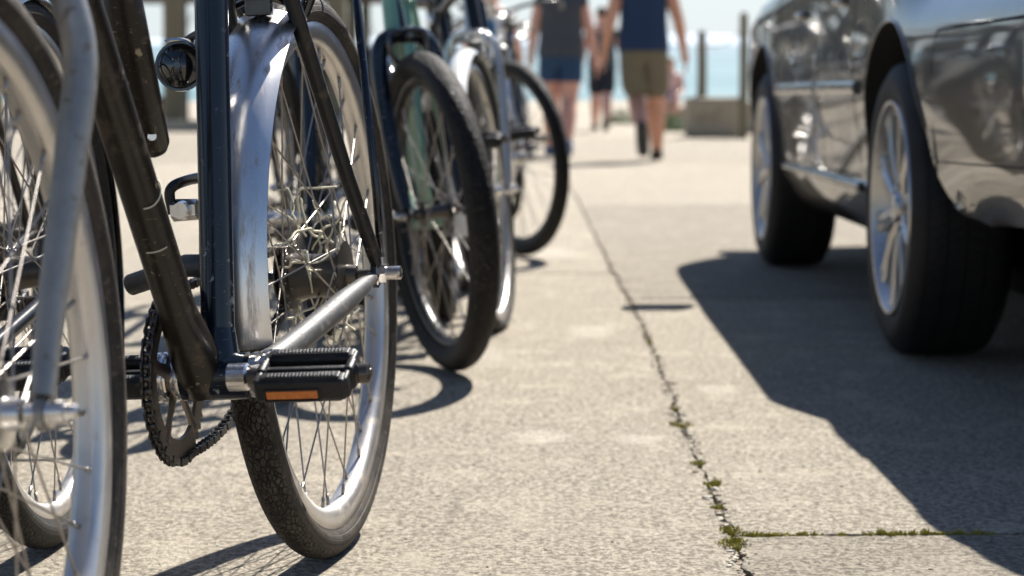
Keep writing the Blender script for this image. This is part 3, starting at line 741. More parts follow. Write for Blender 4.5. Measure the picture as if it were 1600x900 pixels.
# chrome mudguard section over the front of the rear tyre
g_ = B['guard']('mudguard', hr, .35, R(-8), R(63), .0385, M_CHROME, lift=.014)
gb = MB().tube([hr + Vector((.363 * math.cos(R(63)) + .010, -.034, .363 * math.sin(R(63)) + .004)), hr + Vector((.37 * math.cos(R(63)) + .014, 0, .37 * math.sin(R(63)) + .010)), hr + Vector((.363 * math.cos(R(63)) + .010, .034, .363 * math.sin(R(63)) + .004))], .0045, 10)
gb.box(hr + Vector((.375 * math.cos(R(60)), 0, .375 * math.sin(R(60)))), (.012, .03, .02))
gb.build('mudguard_clamp', M_GLOSSB, root)
# rear brake caliper at the seat stays
bk = MB(); zc = .705
for s in (-1, 1):
    bk.tube(bez([(.165, -s * .012, zc + .03), (.15, s * .040, zc + .028), (.135, s * .050, zc - .005), (.125, s * .030, zc - .045)], 5), [.008] * 16, 10)
    bk.box((.122, s * .021, zc - .048), (.05, .009, .012))
    bk.tube([(.16, s * .045, zc + .02), (.16, s * .064, zc + .018)], .006, 10)
bk.build('brake_caliper', M_GLOSSB, root)
# luggage rack: platform above the wheel and two stays down to the drop-outs
rk = MB()
for s in (-1, 1):
    rk.tube([hr + Vector((-.006, s * .080, .02)), hr + Vector((-.004, s * .079, .10)), Vector((.0, s * .066, .76))], [.0052] * 3, 12)
    rk.tube([(-.22, s * .06, .765), (.20, s * .06, .765)], .005, 10)
for x in (-.22, -.08, .06, .20): rk.tube([(x, -.06, .765), (x, .06, .765)], .0045, 10)
rk.build('luggage_rack', M_BLUEP, root)
# flat bar with rounded end and bolt beside the down tube, on the right side
def L2W(o, p): return o.matrix_basis @ Vector(p)
def W2L(o, p):
    M = Matrix.Translation(o.location) @ o.rotation_euler.to_matrix().to_4x4()
    return M.inverted() @ Vector(p)
p0 = W2L(root, unproj(180, -60, 2.02)); p1 = W2L(root, unproj(236, 222, 2.16))
fb = MB().tube([p0, p0.lerp(p1, .5), p1, p1 + (p1 - p0).normalized() * .010, p1 + (p1 - p0).normalized() * .017], [.019, .019, .019, .015, .006], 20, flat=.8, up=(0, 1, 0))
fo = fb.build('stay_bar', M_BROWNP, root)
bl = MB(); c = p1 + Vector((.012, .004, .006)); bl.tube([c, c + Vector((.012, .006, 0))], [.005, .0045], 12); bl.build('bolt', M_STEEL, fo)
# stub tube from the seat tube towards the right side
q0 = st(.395) + Vector((0, .0, 0)); q1 = W2L(root, unproj(292, 415, 2.30)); q2 = W2L(root, unproj(205, 445, 2.34))
MB().tube([q0, q1, q2], [.0125, .0125, .012], 18).build('bracket_tube', M_GREY, root)
# round black lamp on the right side of the seat tube
lc = W2L(root, unproj(284, 104, 2.34)); ld = Vector((.98, .1, .05)).normalized()
lm = MB(); lm.tube([lc - ld * .030, lc - ld * .025, lc - ld * .012, lc + ld * .004, lc + ld * .010], [.004, .016, .0245, .0275, .0275], 28)
lo = lm.build('lamp', M_GLOSSB, root, sharp=50)
MB().lathe([(.0285, -.020), (.0310, -.018), (.0310, .020), (.0285, .022)], axis='X', seg=20, a0=R(-20), a1=R(110), closed_prof=True).build('lamp_hood', M_STEEL, lo, sharp=40).location = lc
MB().tube([lc + ld * .008, lc + ld * .014, lc + ld * .020, lc + ld * .023], [.026, .022, .014, .004], 28).build('lens', M_GLOSSB, lo)
MB().tube(bez([lc + Vector((-.01, 0, .026)), lc + Vector((0, .02, .034)), st(.64) + Vector((0, 0, 0))], 6), .0045, 10).build('lamp_bracket', M_GREY, lo)
# gear cable clamp lower down on the seat tube
kc = W2L(root, unproj(287, 328, 2.33))
MB().tube([kc + Vector((.0, -.012, 0)), kc + Vector((.0, .016, .0))], [.0125, .0115], 6).tube([kc, kc + Vector((.02, .002, 0))], [.011, .009], 16).build('clamp_nut', M_STEEL, root, sharp=30)
MB().tube(bez([kc + Vector((0, -.012, -.004)), kc + Vector((0, -.014, .022)), kc + Vector((0, .006, .032)), st(.49)], 6), .0060, 12).build('clamp_arm', M_BLACKP, root)
# ------------------------------------------------------------------ the other bicycles
def place_front(fx, fy, head, wb):
    h = R(head); return (fx + math.sin(h) * wb, fy + math.cos(h) * wb, 0)
M_GREENP = mat('pale_green_paint', (.15, .31, .23), .3, coat=.6, var=.2, dirt=(.4, .4, .35), dirt_amt=.05)
M_SILVERP = mat('silver_paint', (.50, .50, .50), .3, metal=.6, coat=.4, var=.15)
M_WHITEP = mat('white_mudguard_paint', (.72, .72, .70), .25, coat=.7, var=.1)
M_TEALP = mat('blue_paint', (.02, .12, .22), .3, coat=.6, var=.2)
wb = 1.06
bicycle('parked_bicycle', 'dark bicycle at lower left behind the front wheel of the worn black one',
        (-.585, 2.70, 0), 3, 3, dict(Rr=.35, tr=.022, frame=M_BLACKP, tyre=M_TYRE2, steer=0, wb=1.1, guards=[('r', 10, 205, .028, M_GLOSSB)]))
bicycle('parked_bicycle', 'brown black bicycle at the far left edge, behind the lower left wheel', (-.80, 3.35, 0), 1, 2,
        dict(Rr=.35, tr=.022, frame=M_BROWNP, rim=M_BLACKRIM, guards=[('r', 10, 205, .028, M_GLOSSB)]))
bicycle('parked_bicycle', 'dark blue bicycle seen through the spokes of the worn black bicycle', place_front(-.40, 4.0, -2, wb), -2, 4,
        dict(Rr=.34, tr=.021, frame=M_BLUEP, steer=-6, rim=M_BLACKRIM, rhubmat=M_DSTEEL, forkmat=M_BLUEP))
bicycle('parked_bicycle', 'pale green bicycle with dark blue fork and fat knobbly black front tyre', place_front(-.165, 4.34, 0, wb), 0, 6.5,
        dict(Rr=.328, tr=.030, crank=80, frame=M_GREENP, steer=19, forkmat=M_BLUEP, rf=.017, rim=M_BLACKRIM, rimhalf=.014, fhubmat=M_DSTEEL, brakemat=M_GLOSSB))
bicycle('parked_bicycle', 'bicycle with long pale front mudguard and silver fork behind the fat black tyre', place_front(.012, 5.15, -8, wb), -8, 7,
        dict(Rr=.34, tr=.020, frame=M_BLACKP, crank=85, forkmat=M_SILVERP, steer=-16, guards=[('f', -12, 150, .026, M_WHITEP), ('r', 30, 190, .026, M_WHITEP)], rf=.011, tyre=M_TYRE2))
bicycle('parked_bicycle', 'black bicycle with thin black front tyre turned outwards, furthest right of the near row', place_front(.0, 7.4, -14, wb), -14, 5,
        dict(Rr=.34, tr=.027, crank=80, frame=M_BLUEP, steer=16, rim=M_BLACKRIM))
bicycle('parked_bicycle', 'black bicycle squeezed between the dark blue one and the pale green one', place_front(-.50, 5.3, -4, wb), -4, 5,
        dict(Rr=.345, tr=.024, frame=M_BLACKP, steer=5, rim=M_BLACKRIM, bar=M_BLACKP, guards=[('f', -10, 140, .027, M_GLOSSB)]))
bicycle('parked_bicycle', 'black mudguarded bicycle behind the pale green one', place_front(-.24, 6.1, -3, wb), -3, 6,
        dict(Rr=.34, tr=.024, frame=M_BLUEP, crank=80, rim=M_BLACKRIM, steer=-8, bar=M_BLACKP, forkmat=M_BLACKP, guards=[('f', -10, 140, .027, M_GLOSSB)]))
bicycle('parked_bicycle', 'brown black bicycle behind the pale mudguard, in the middle of the row', place_front(-.16, 8.4, -8, wb), -8, 5,
        dict(Rr=.34, tr=.024, frame=M_BROWNP, crank=80, steer=8, bar=M_BLACKP))
bicycle('parked_bicycle', 'far blue bicycle partly hidden by the thin black tyre', place_front(-.02, 9.6, -4, wb), -4, 4,
        dict(Rr=.34, tr=.019, frame=M_TEALP, steer=6, guards=[('f', 0, 150, .024, M_CHROME)]))
bicycle('parked_bicycle', 'far black bicycle with dark handlebar in front of the walkers', place_front(.02, 11.6, 2, wb), 2, 3,
        dict(Rr=.34, tr=.019, frame=M_BLACKP, steer=-8, bar=M_BLACKP))
bicycle('parked_bicycle', 'furthest bicycle of the row with silver frame beside the left walker', place_front(-.15, 13.6, -6, wb), -6, 3,
        dict(Rr=.34, tr=.019, frame=M_SILVERP, steer=10))

bicycle('parked_bicycle', 'distant white framed bicycle standing left of the grey shirted walker', place_front(-.12, 16.2, 6, wb), 6, 3,
        dict(Rr=.34, tr=.02, frame=M_WHITEP, steer=-10, nsp=20, guards=[('f', 0, 150, .026, M_CHROME)]))
bicycle('parked_bicycle', 'distant blue bicycle with chrome mudguards at the far end of the row', place_front(.0, 18.6, -8, wb), -8, 3,
        dict(Rr=.34, tr=.02, frame=M_TEALP, steer=12, nsp=20, guards=[('f', 0, 150, .026, M_CHROME), ('r', 20, 190, .026, M_CHROME)]))
# dry grass caught in the spokes of the rear wheel
tg = MB(); Mr = Matrix.Translation(MAIN.location) @ MAIN.rotation_euler.to_matrix().to_4x4()
rnd = random.Random(4)
for k in range(28):
    a = rnd.uniform(R(20), R(175)) if k % 3 else rnd.uniform(R(180), R(330)); r0 = rnd.uniform(.03, .10)
    p = Vector((r0 * math.cos(a) + .02, rnd.uniform(-.03, .03), .35 + r0 * math.sin(a))); pts = [p]
    d = Vector((rnd.uniform(-1, 1), rnd.uniform(-.7, .7), rnd.uniform(-.7, 1))).normalized()
    wv = .35 if k % 4 == 0 else .8
    for q in range(rnd.randint(5, 9)):
        d = (d + Vector((rnd.uniform(-1, 1), rnd.uniform(-.6, .6), rnd.uniform(-1, 1))) * wv).normalized()
        p = p + d * rnd.uniform(.008, .018); p.y = max(-.04, min(.04, p.y)); p.x = max(-.06, min(.18, p.x)); p.z = max(.28, min(.46, p.z)); pts.append(p.copy())
    c = [Mr @ q for q in bez(pts, 4)]
    tg.tube(c, [rnd.uniform(.0009, .0018)] * len(c), 6)
tag(tg.build('dry_grass_tangle', M_STRAW), 'tangle of pale dry grass stems caught in the rear spokes of the front bicycle', 'dry grass')

# ------------------------------------------------------------------ car
def interp(t, x):
    if x <= t[0][0]: return t[0][1]
    for (a, va), (b, vb) in zip(t, t[1:]):
        if x <= b:
            k = (x - a) / (b - a); k = k * k * (3 - 2 * k) if False else k
            return va + (vb - va) * k
    return t[-1][1]
CX, CY = 1.735, 4.68      # rear axle, centre line
WPROF = [(.20, .80), (.25, .845), (.30, .868), (.335, .880), (.350, .892), (.362, .884), (.45, .888), (.52, .898), (.58, .905), (.66, .906), (.74, .902), (.82, .902), (.88, .902), (.93, .884)]
def plan(y, z=.6):
    if y < -1.25:
        t = min(1, (-1.25 - y) / .545); return max(0, 1 - t ** 2.7) ** (1 / 2.4)
    if y > 2.75:
        t = min(1, (y - 2.75) / .72); return max(0, 1 - t ** 2.4) ** (1 / 2.2)
    return 1.0
def bottomz(y): return interp([(-1.80, .38), (-.90, .338), (-.45, .31), (.4, .225), (2.0, .225), (3.4, .26)], y)
def shoulder(y): return interp([(-1.80, .93), (-1.0, .98), (0, .97), (1.5, .93), (2.6, .86), (3.2, .76), (3.47, .66)], y)
def deck(y): return interp([(-1.80, .99), (-1.6, 1.08), (-.3, 1.06), (.5, 1.0), (2.2, .98), (2.8, .93), (3.3, .80), (3.47, .68)], y)
def side_x(y, z):
    s = shoulder(y); zz = .20 + (z - .20) * (.93 - .20) / (s - .20) if z > .6 else z
    w_ = interp(WPROF, zz) if z <= .6 else interp(WPROF, .6 + (z - .6) * (.93 - .6) / (s - .6))
    if y < -.3 and z < .46: w_ -= .030 * min(1, (-.3 - y) / .5) * ((.46 - z) / .12) ** 1.8
    if y < -.02 and z > .70: w_ -= .095 * min(1, (-.02 - y) / .28) * (lambda t: t * t * (3 - 2 * t))(min(1, (z - .70) / .2))
    # haunch over the arches
    return w_ * plan(y, z) + .012 * math.exp(-((y) / .5) ** 2) * math.exp(-((z - .66) / .2) ** 2) + .010 * math.exp(-((y - 2.37) / .5) ** 2) * math.exp(-((z - .62) / .2) ** 2)
ys = [-1.79, -1.782, -1.765, -1.73, -1.68, -1.62, -1.56, -1.50, -1.44, -1.36, -1.28, -1.2, -1.12, -1.06, -.98, -.9, -.82, -.74, -.66, -.58, -.5, -.44] + [-.4 + .1 * i for i in range(32)] + [2.8, 2.9, 3.0, 3.1, 3.2, 3.28, 3.35, 3.40, 3.44, 3.462]
def station(y):
    b, s, d_ = bottomz(y), shoulder(y), deck(y); zs = [z for z in (.25, .30, .335, .350, .362, .40, .434, .440, .48, .52, .58, .66, .74, .82) if z > b + .01 and z < s - .04]
    zs = [b] + [b + (.30 - b) * 0.5] * 0 + zs
    # fixed count: resample
    K = 26; base = [b + (s - b) * i / (K - 1) for i in range(K)]
    key = [.30, .335, .350, .362, .434, .440, .58]
    for kz in key:
        if b + .02 < kz < s - .02:
            i = min(range(1, K - 1), key=lambda j: abs(base[j] - kz)); base[i] = kz
    pts = [(0, b), (side_x(y, b) * .6, b), (side_x(y, b) * .93, b + .002)] + [(side_x(y, z), z) for z in base]
    w_ = side_x(y, s)
    for t in (.12, .3, .6, .85): pts.append((w_ * (1 - t * 1.0) if t > .5 else w_ * (1 - t * .55), s + (d_ - s) * math.sin(min(1, t * 1.25) * math.pi / 2)))
    pts.append((0, d_)); return pts
cb = MB(); S = [station(y) for y in ys]; n_ = len(S[0]); ring = 2 * n_ - 2
vs = []; fs = []
for y, p in zip(ys, S):
    left = [(-x, y, z) for x, z in p]; right = [(x, y, z) for x, z in p[1:-1]][::-1]
    vs += left + right
for i in range(len(ys) - 1):
    for k in range(ring): fs.append((i * ring + k, i * ring + (k + 1) % ring, (i + 1) * ring + (k + 1) % ring, (i + 1) * ring + k))
fs += [tuple(range(ring)), tuple((len(ys) - 1) * ring + k for k in range(ring))]
cb.add(vs, fs)
car = empty('parked_car', (CX, CY, 0)); tag(car, 'dark grey metallic car with silver alloy wheels parked on the right', 'car')
body = cb.build('body', M_CARPAINT, car)
WR = .322; WB = 2.40
cut = MB()
for y0 in (0, WB):
    for s in (-1, 1): cut.lathe([(0, s * .58), (.392, s * .58), (.392, s * 1.1), (0, s * 1.1)], axis='X', center=(0, y0, .335), seg=72)
for s in (-1, 1):
    pl = [(-.30, .52), (-.375, .45), (-.43, .405), (-.50, .37), (-.60, .342), (-.74, .325), (-.74, .10), (-.2, .10)]
    v = [(s * .60, y, z) for y, z in pl] + [(s * 1.1, y, z) for y, z in pl]; m = len(pl)
    cut2 = MB() if s == -1 else cut2
    cut2.add(v, [tuple(range(m))[::-1], tuple(range(m, 2 * m))] + [(i, (i + 1) % m, m + (i + 1) % m, m + i) for i in range(m)], False)
co_ = cut.build('cutter', M_LINER); co2 = cut2.build('cutter_wedge', M_LINER)
body.data.materials.append(M_LINER)
md = body.modifiers.new('b', 'BOOLEAN'); md.object = co_; md.operation = 'DIFFERENCE'; md.solver = 'EXACT'; md.material_mode = 'TRANSFER'
md = body.modifiers.new('b2', 'BOOLEAN'); md.object = co2; md.operation = 'DIFFERENCE'; md.solver = 'EXACT'; md.material_mode = 'TRANSFER'
body.parent = None
bpy.context.view_layer.update()
ev = body.evaluated_get(bpy.context.evaluated_depsgraph_get()); nm = bpy.data.meshes.new_from_object(ev)
body.modifiers.clear(); body.data = nm; nm.name = 'body'; body.parent = car
bpy.data.objects.remove(co_); bpy.data.objects.remove(co2)
nm.set_sharp_from_angle(angle=R(28))
# arch lips
for y0 in (0, WB):
    for s in (-1, 1):
        mb = MB(); pts = []
        for i in range(65):
            a = R(-14) + R(200) * i / 64; y = y0 + .396 * math.cos(a); z = .335 + .396 * math.sin(a)
            if z < bottomz(y) + .01 or (y < -.3 and z < .50): continue
            pts.append(Vector((s * (side_x(y, z) + .0005), y, z)))
        mb.tube(pts, .0040, 10, up=(1, 0, 0)); mb.build('arch_lip', M_CARPAINT, car)
def strip(name, pts, half, off, m, s=-1, th=.002, round_=False):
    """ribbon following the body side"""
    mb = MB(); P = [Vector((s * (side_x(y, z) + off), y, z)) for y, z in pts]
    mb.tube(P, half, 10, flat=th / half if not round_ else None, up=(P[1] - P[0]).cross(Vector((1, 0, 0))))
    return mb.build(name, m, car)
def lin(a, b, n=24): return [(a[0] + (b[0] - a[0]) * i / n, a[1] + (b[1] - a[1]) * i / n) for i in range(n + 1)]
M_GAP = mat('panel_gap', (.004, .004, .004), .9)
for s in (-1, 1):
    strip('side_moulding', lin((.43, .585), (1.14, .585)), .017, .002, M_CARPAINT, s, .010)
    strip('side_moulding', lin((1.16, .585), (1.98, .580)), .017, .002, M_CARPAINT, s, .010)
    strip('sill_moulding', lin((.44, .346), (1.96, .346)), .011, .001, M_CARPAINT, s, .010)
    for a, b in (((1.15, .95), (1.13, .37)), ((1.99, .92), (1.99, .37)), ((1.13, .37), (.52, .37)), ((1.99, .37), (1.13, .37))):
        strip('door_gap', lin(a, b), .0028, -.0002, M_GAP, s, .0015)
    strip('door_gap', [(.335 + .14 * 0 + .07 * math.cos(t) + .12, .62 + .34 * math.sin(t)) for t in [R(-40 + 120 * i / 20) for i in range(21)]], .0028, -.0002, M_GAP, s, .0015)
    strip('bumper_gap', [(-.415, .40), (-.43, .5), (-.46, .62), (-.50, .69)] + lin((-.52, .695), (-1.6, .70), 20), .003, -.0003, M_GAP, s, .0015)
    strip('bumper_gap', lin((-.42, .437), (-1.65, .46), 24), .0025, -.001, M_GAP, s, .0015)
    # tail lamp
    mb = MB(); vs = []; fs = []; U = [-1.2 - .5 * i / 14 for i in range(15)]; Z = [.735 + .15 * j / 8 for j in range(9)]
    for y in U:
        for z in Z: vs.append((s * (side_x(y, z) + .004), y - .003, z))
    for i in range(14):
        for j in range(8): fs.append((i * 9 + j, i * 9 + j + 1, (i + 1) * 9 + j + 1, (i + 1) * 9 + j))
    mb.add(vs, fs); mb.build('tail_light', M_RED, car)
    MB().box((s * .60, 3.36, .62), (.30, .16, .12)).build('headlight', M_GLASS, car)
    MB().box((s * .965, 1.75, 1.0), (.16, .10, .12)).build('door_mirror', M_CARPAINT, car)
    MB().tube([(s * .893, .62, .80), (s * .912, .68, .80), (s * .912, .78, .80), (s * .893, .84, .80)], .010, 10).build('door_handle', M_CARPAINT, car)
    MB().tube([(s * .893, 1.35, .79), (s * .912, 1.41, .79), (s * .912, 1.51, .79), (s * .893, 1.57, .79)], .010, 10).build('door_handle', M_CARPAINT, car)
MB().tube([(-.52, -1.3, .31), (-.52, -1.78, .305)], [.030, .030], 20, cap=False).tube([(-.52, -1.3, .31), (-.52, -1.775, .305)], [.026, .026], 20, cap=False).tube([(-.52, -.2, .29), (-.52, -1.6, .31)], .022, 12).build('tailpipe', M_STEEL, car)
MB().box((0, -1.795, .66), (.52, .02, .115)).build('number_plate', mat('plate_white', (.6, .6, .58), .5), car)
MB().box((0, -1.795, .80), (.80, .03, .03)).build('boot_trim', M_STEEL, car)
# underbody so that no light passes beneath the sills
MB().box((0, 1.1, .25), (1.30, 3.9, .12)).box((0, .55, .20), (1.20, 1.9, .16)).box((0, -.75, .26), (1.25, 1.3, .14)).tube([(-.66, 0, .31), (.66, 0, .31)], .07, 12).box((.1, -.62, .21), (1.0, .35, .16)).build('underbody', M_LINER, car)
# cabin: glass and roof
CT = [(-.62, .99, .70), (-.30, 1.17, .69), (.05, 1.36, .655), (.30, 1.435, .64), (.8, 1.46, .635), (1.3, 1.44, .635), (1.6, 1.37, .65), (2.0, 1.17, .70), (2.32, .98, .74)]
gl = MB(); vs = []; fs = []; prof = [(1.0, 0), (.97, .35), (.93, .7), (.86, .93), (.70, 1.0), (.35, 1.015), (0, 1.02)]
for (y, h, wt) in CT:
    row = []
    for (kx, kz) in prof:
        wbot = .825; wx = (wbot + (wt - wbot) * min(1, kz * 1.05) * min(1, (h - .93) / .45)) * (kx if kz > .9 else 1.0); row.append((wx, .93 + (h - .93) * kz))
    vs += [(-x, y, z) for x, z in row] + [(x, y, z) for x, z in row[:-1][::-1]]
m_ = len(prof) * 2 - 1
for i in range(len(CT) - 1):
    for k in range(m_ - 1): fs.append((i * m_ + k, i * m_ + k + 1, (i + 1) * m_ + k + 1, (i + 1) * m_ + k))
gl.add(vs, fs).build('window_glass', M_GLASS, car)
rf = MB(); vs2 = []; fs2 = []
for i in range(2, 7):
    vs2 += [(v[0] * 1.004, v[1], v[2] + .004) for v in vs[i * m_ + 3:i * m_ + m_ - 3]]
q_ = m_ - 6
for i in range(4):
    for k in range(q_ - 1): fs2.append((i * q_ + k, i * q_ + k + 1, (i + 1) * q_ + k + 1, (i + 1) * q_ + k))
rf.add(vs2, fs2)
for s in (-1, 1):
    rf.tube([(s * .73, -.60, .985), (s * .67, -.28, 1.17), (s * .62, .06, 1.35)], [.04, .04, .03], 8, flat=.4)
    rf.tube([(s * .80, 2.28, .975), (s * .70, 2.0, 1.165), (s * .635, 1.6, 1.36)], [.03, .025, .025], 8)
    rf.tube([(s * .83, 1.0, .94), (s * .66, 1.0, 1.42)], [.035, .03], 8, flat=.4)
rf.build('roof', M_CARPAINT, car)
# wheels
def car_wheel(y0, s):
    W = .205; r = WR; ri = .232
    tp = [(ri - .006, -W / 2 + .012), (ri + .012, -W / 2), (ri + .05, -W / 2 - .006), (r - .030, -W / 2 + .000), (r - .012, -W / 2 + .010), (r - .003, -W / 2 + .026), (r, -W / 2 + .05), (r, 0), (r, W / 2 - .05), (r - .003, W / 2 - .026), (r - .012, W / 2 - .010), (r - .030, W / 2), (ri + .05, W / 2 + .006), (ri + .012, W / 2), (ri - .006, W / 2 - .012)]
    me = bpy.data.meshes.new('tyre'); vs = []; uvs = []; fs = []; N = 120; L = [0]
    for a, b in zip(tp, tp[1:]): L.append(L[-1] + math.hypot(a[0] - b[0], a[1] - b[1]))
    for i in range(N + 1):
        a = 2 * math.pi * i / N
        for k, (rr, h) in enumerate(tp): vs.append((h, rr * math.cos(a), rr * math.sin(a))); uvs.append((a * r, L[k] - L[-1] / 2))
    m = len(tp)
    for i in range(N):
        for k in range(m - 1): fs.append((i * m + k, i * m + k + 1, (i + 1) * m + k + 1, (i + 1) * m + k))
    me.from_pydata(vs, [], fs); u = me.uv_layers.new(name='UVMap')
    for l in me.loops: u.data[l.index].uv = uvs[l.vertex_index]
    me.polygons.foreach_set('use_smooth', [True] * len(fs)); me.materials.append(M_CTYRE)
    rim = MB(); o = W / 2
    rim.lathe([(ri + .004, o - .002), (ri + .002, o + .004), (ri - .006, o + .003), (ri - .012, o - .010), (ri - .022, o - .03), (ri - .024, -o + .02), (ri, -o + .005)], axis='X', seg=80)
    NS = 10
    for k in range(NS):
        a = 2 * math.pi * k / NS + .2; c, sn = math.cos(a), math.sin(a)
        def pt(r_, x, t=0): return Vector((x, r_ * c - t * sn, r_ * sn + t * c))
        rows = []
        for (r_, x, hw, dp) in ((.040, o - .020, .016, .03), (.09, o - .012, .013, .022), (.15, o - .010, .0145, .02), (.20, o - .010, .021, .018), (ri - .010, o - .006, .028, .016)):
            rows.append([pt(r_, x - dp, -hw), pt(r_, x - .005, -hw), pt(r_, x, -hw * .5), pt(r_, x - .003, 0), pt(r_, x, hw * .5), pt(r_, x - .005, hw), pt(r_, x - dp, hw)])
        v = [q for row in rows for q in row]
        f = [(i * 7 + j, i * 7 + (j + 1) % 7, (i + 1) * 7 + (j + 1) % 7, (i + 1) * 7 + j) for i in range(4) for j in range(7)]
        rim.add(v, f, False)
    rim.lathe([(0, o - .006), (.026, o - .008), (.030, o - .012), (.034, o - .02), (.06, o - .024), (.062, o - .05)], axis='X', seg=40)
    for k in range(5):
        a = 2 * math.pi * k / 5; rim.lathe([(0, o - .012), (.008, o - .012), (.009, o - .026)], axis='X', center=(0, .047 * math.cos(a), .047 * math.sin(a)), seg=6, smooth=False)
    wo = rim.build('wheel', M_ALLOY, car, sharp=30); wo.location = (s * (.90 - W / 2 + .005), y0, WR); wo.rotation_euler = (0, 0, 0 if s > 0 else math.pi)
    link('tyre', me, wo)
    MB().lathe([(0, o - .055), (.14, o - .055), (.14, o - .075), (0, o - .075)], axis='X', seg=50, smooth=False).build('brake_disc', M_DSTEEL, wo)
    MB().lathe([(0, -o + .03), (ri - .02, -o + .03)], axis='X', seg=40).build('wheel_back', M_LINER, wo)
for y0 in (0, WB):
    for s in (-1, 1): car_wheel(y0, s)

# ------------------------------------------------------------------ quay furniture
M_BLOCK = mat('weathered_concrete_block', (.34, .29, .21), .9, var=.3, vscale=5, bump=.5, bscale=30, dirt=(.16, .13, .09), dirt_amt=.2, dscale=4)  # brownish concrete, tone varied at random with darker dirt
def post(x, y, h, r, label, base=0):
    mb = MB(); pts = [(x + .01 * noise.noise(Vector((x, z * 2, 0))), y, base + h * z) for z in (0, .2, .45, .7, .95, 1.0)]
    mb.tube(pts, [r * 1.08, r, r * .98, r * .96, r * .93, r * .7], 14)
    o = mb.build('timber_post', M_WOOD, sharp=60); tag(o, label, 'post', 'timber posts along the quay'); return o
D = 25.8
bx = (1117 - 800) / F_PX * D
MB().box((bx, D + .35, .245), (.66, .7, .49)).build('mooring_block', M_BLOCK)
tag(bpy.data.objects['mooring_block'], 'square weathered concrete block under the shorter timber post', 'block')
post((1098 - 800) / F_PX * D, D + .25, .80, .058, 'shorter timber post standing on the square concrete block', .487)
post((1163 - 800) / F_PX * 25, 25.2, 1.48, .055, 'taller timber post beside the car, right of the concrete block')
rp = MB(); a = Vector(((1098 - 800) / F_PX * D, D + .25, 1.12)); b = Vector(((1163 - 800) / F_PX * 25, 25.2, 1.30))
rp.tube([a.lerp(b, t) - Vector((0, 0, .10 * math.sin(math.pi * t))) for t in [i / 12 for i in range(13)]], .008, 8)
tag(rp.build('rope', mat('pale_rope', (.5, .45, .36), .9)), 'pale rope slung between the two timber posts', 'rope')
MB().box((9.9, 28.6, .21), (14.0, .4, .42)).build('parapet', M_STONE); tag(bpy.data.objects['parapet'], 'low pale stone parapet behind the concrete block on the right', 'wall')
MB().box((-9.5, 30.2, .075), (15.0, .5, .15)).build('low_kerb_wall', M_STONE); tag(bpy.data.objects['low_kerb_wall'], 'low cream kerb wall far behind the bicycles at left', 'wall')
for (px, lab) in ((258, 'thick grey post rising behind the black lamp at left'), (60, 'grey post behind the front wheel at far left'), (520, 'grey post behind the spokes of the rear wheel')):
    post((px - 800) / F_PX * 30, 30.9, 2.2, .15, lab)
# small kiosk far left
ko = empty('kiosk', (-11.5, 34.5, 0)); tag(ko, 'pale blue quayside kiosk with flat dark roof far left behind the bicycles', 'kiosk')
kw = mat('kiosk_paint', (.48, .55, .58), .7, var=.15); kd = mat('kiosk_dark', (.06, .07, .08), .4)
MB().box((0, 0, .85), (3.0, 2.0, 1.7)).build('wall', kw, ko); MB().box((0, 0, 2.02), (3.5, 2.5, .14)).build('roof', kd, ko)
for sx in (-1, 1):
    for sy in (-1, 1): MB().tube([(sx * 1.4, sy * .9, 1.68), (sx * 1.4, sy * .9, 1.97)], .05, 8).build('roof_post', kd, ko)
MB().box((-.3, -1.005, 1.05), (1.6, .05, .8)).build('window', M_GLASS, ko)
pv = empty('beach_pavilion', (-4.6, 36, 0)); tag(pv, 'open dark timber beach pavilion with flat roof far behind the bicycles', 'pavilion')
dk = mat('dark_stained_timber', (.045, .035, .028), .8, var=.3, vscale=5)
MB().box((0, 0, 2.35), (7.4, 3.6, .55)).build('roof', dk, pv)
for i in range(6):
    MB().tube([(-3.4 + 1.36 * i, -1.6, 0), (-3.4 + 1.36 * i, -1.6, 2.1)], .085, 10).build('post', M_WOOD, pv)
    MB().tube([(-3.4 + 1.36 * i, 1.6, 0), (-3.4 + 1.36 * i, 1.6, 2.1)], .085, 10).build('post', M_WOOD, pv)
MB().box((1.6, 1.2, .65), (3.6, .12, 1.3)).build('back_wall', dk, pv)
MB().box((-2.2, 1.0, .42), (2.2, .5, .07)).box((-2.9, 1.0, .2), (.08, .45, .4)).box((-1.5, 1.0, .2), (.08, .45, .4)).build('counter', dk, pv)
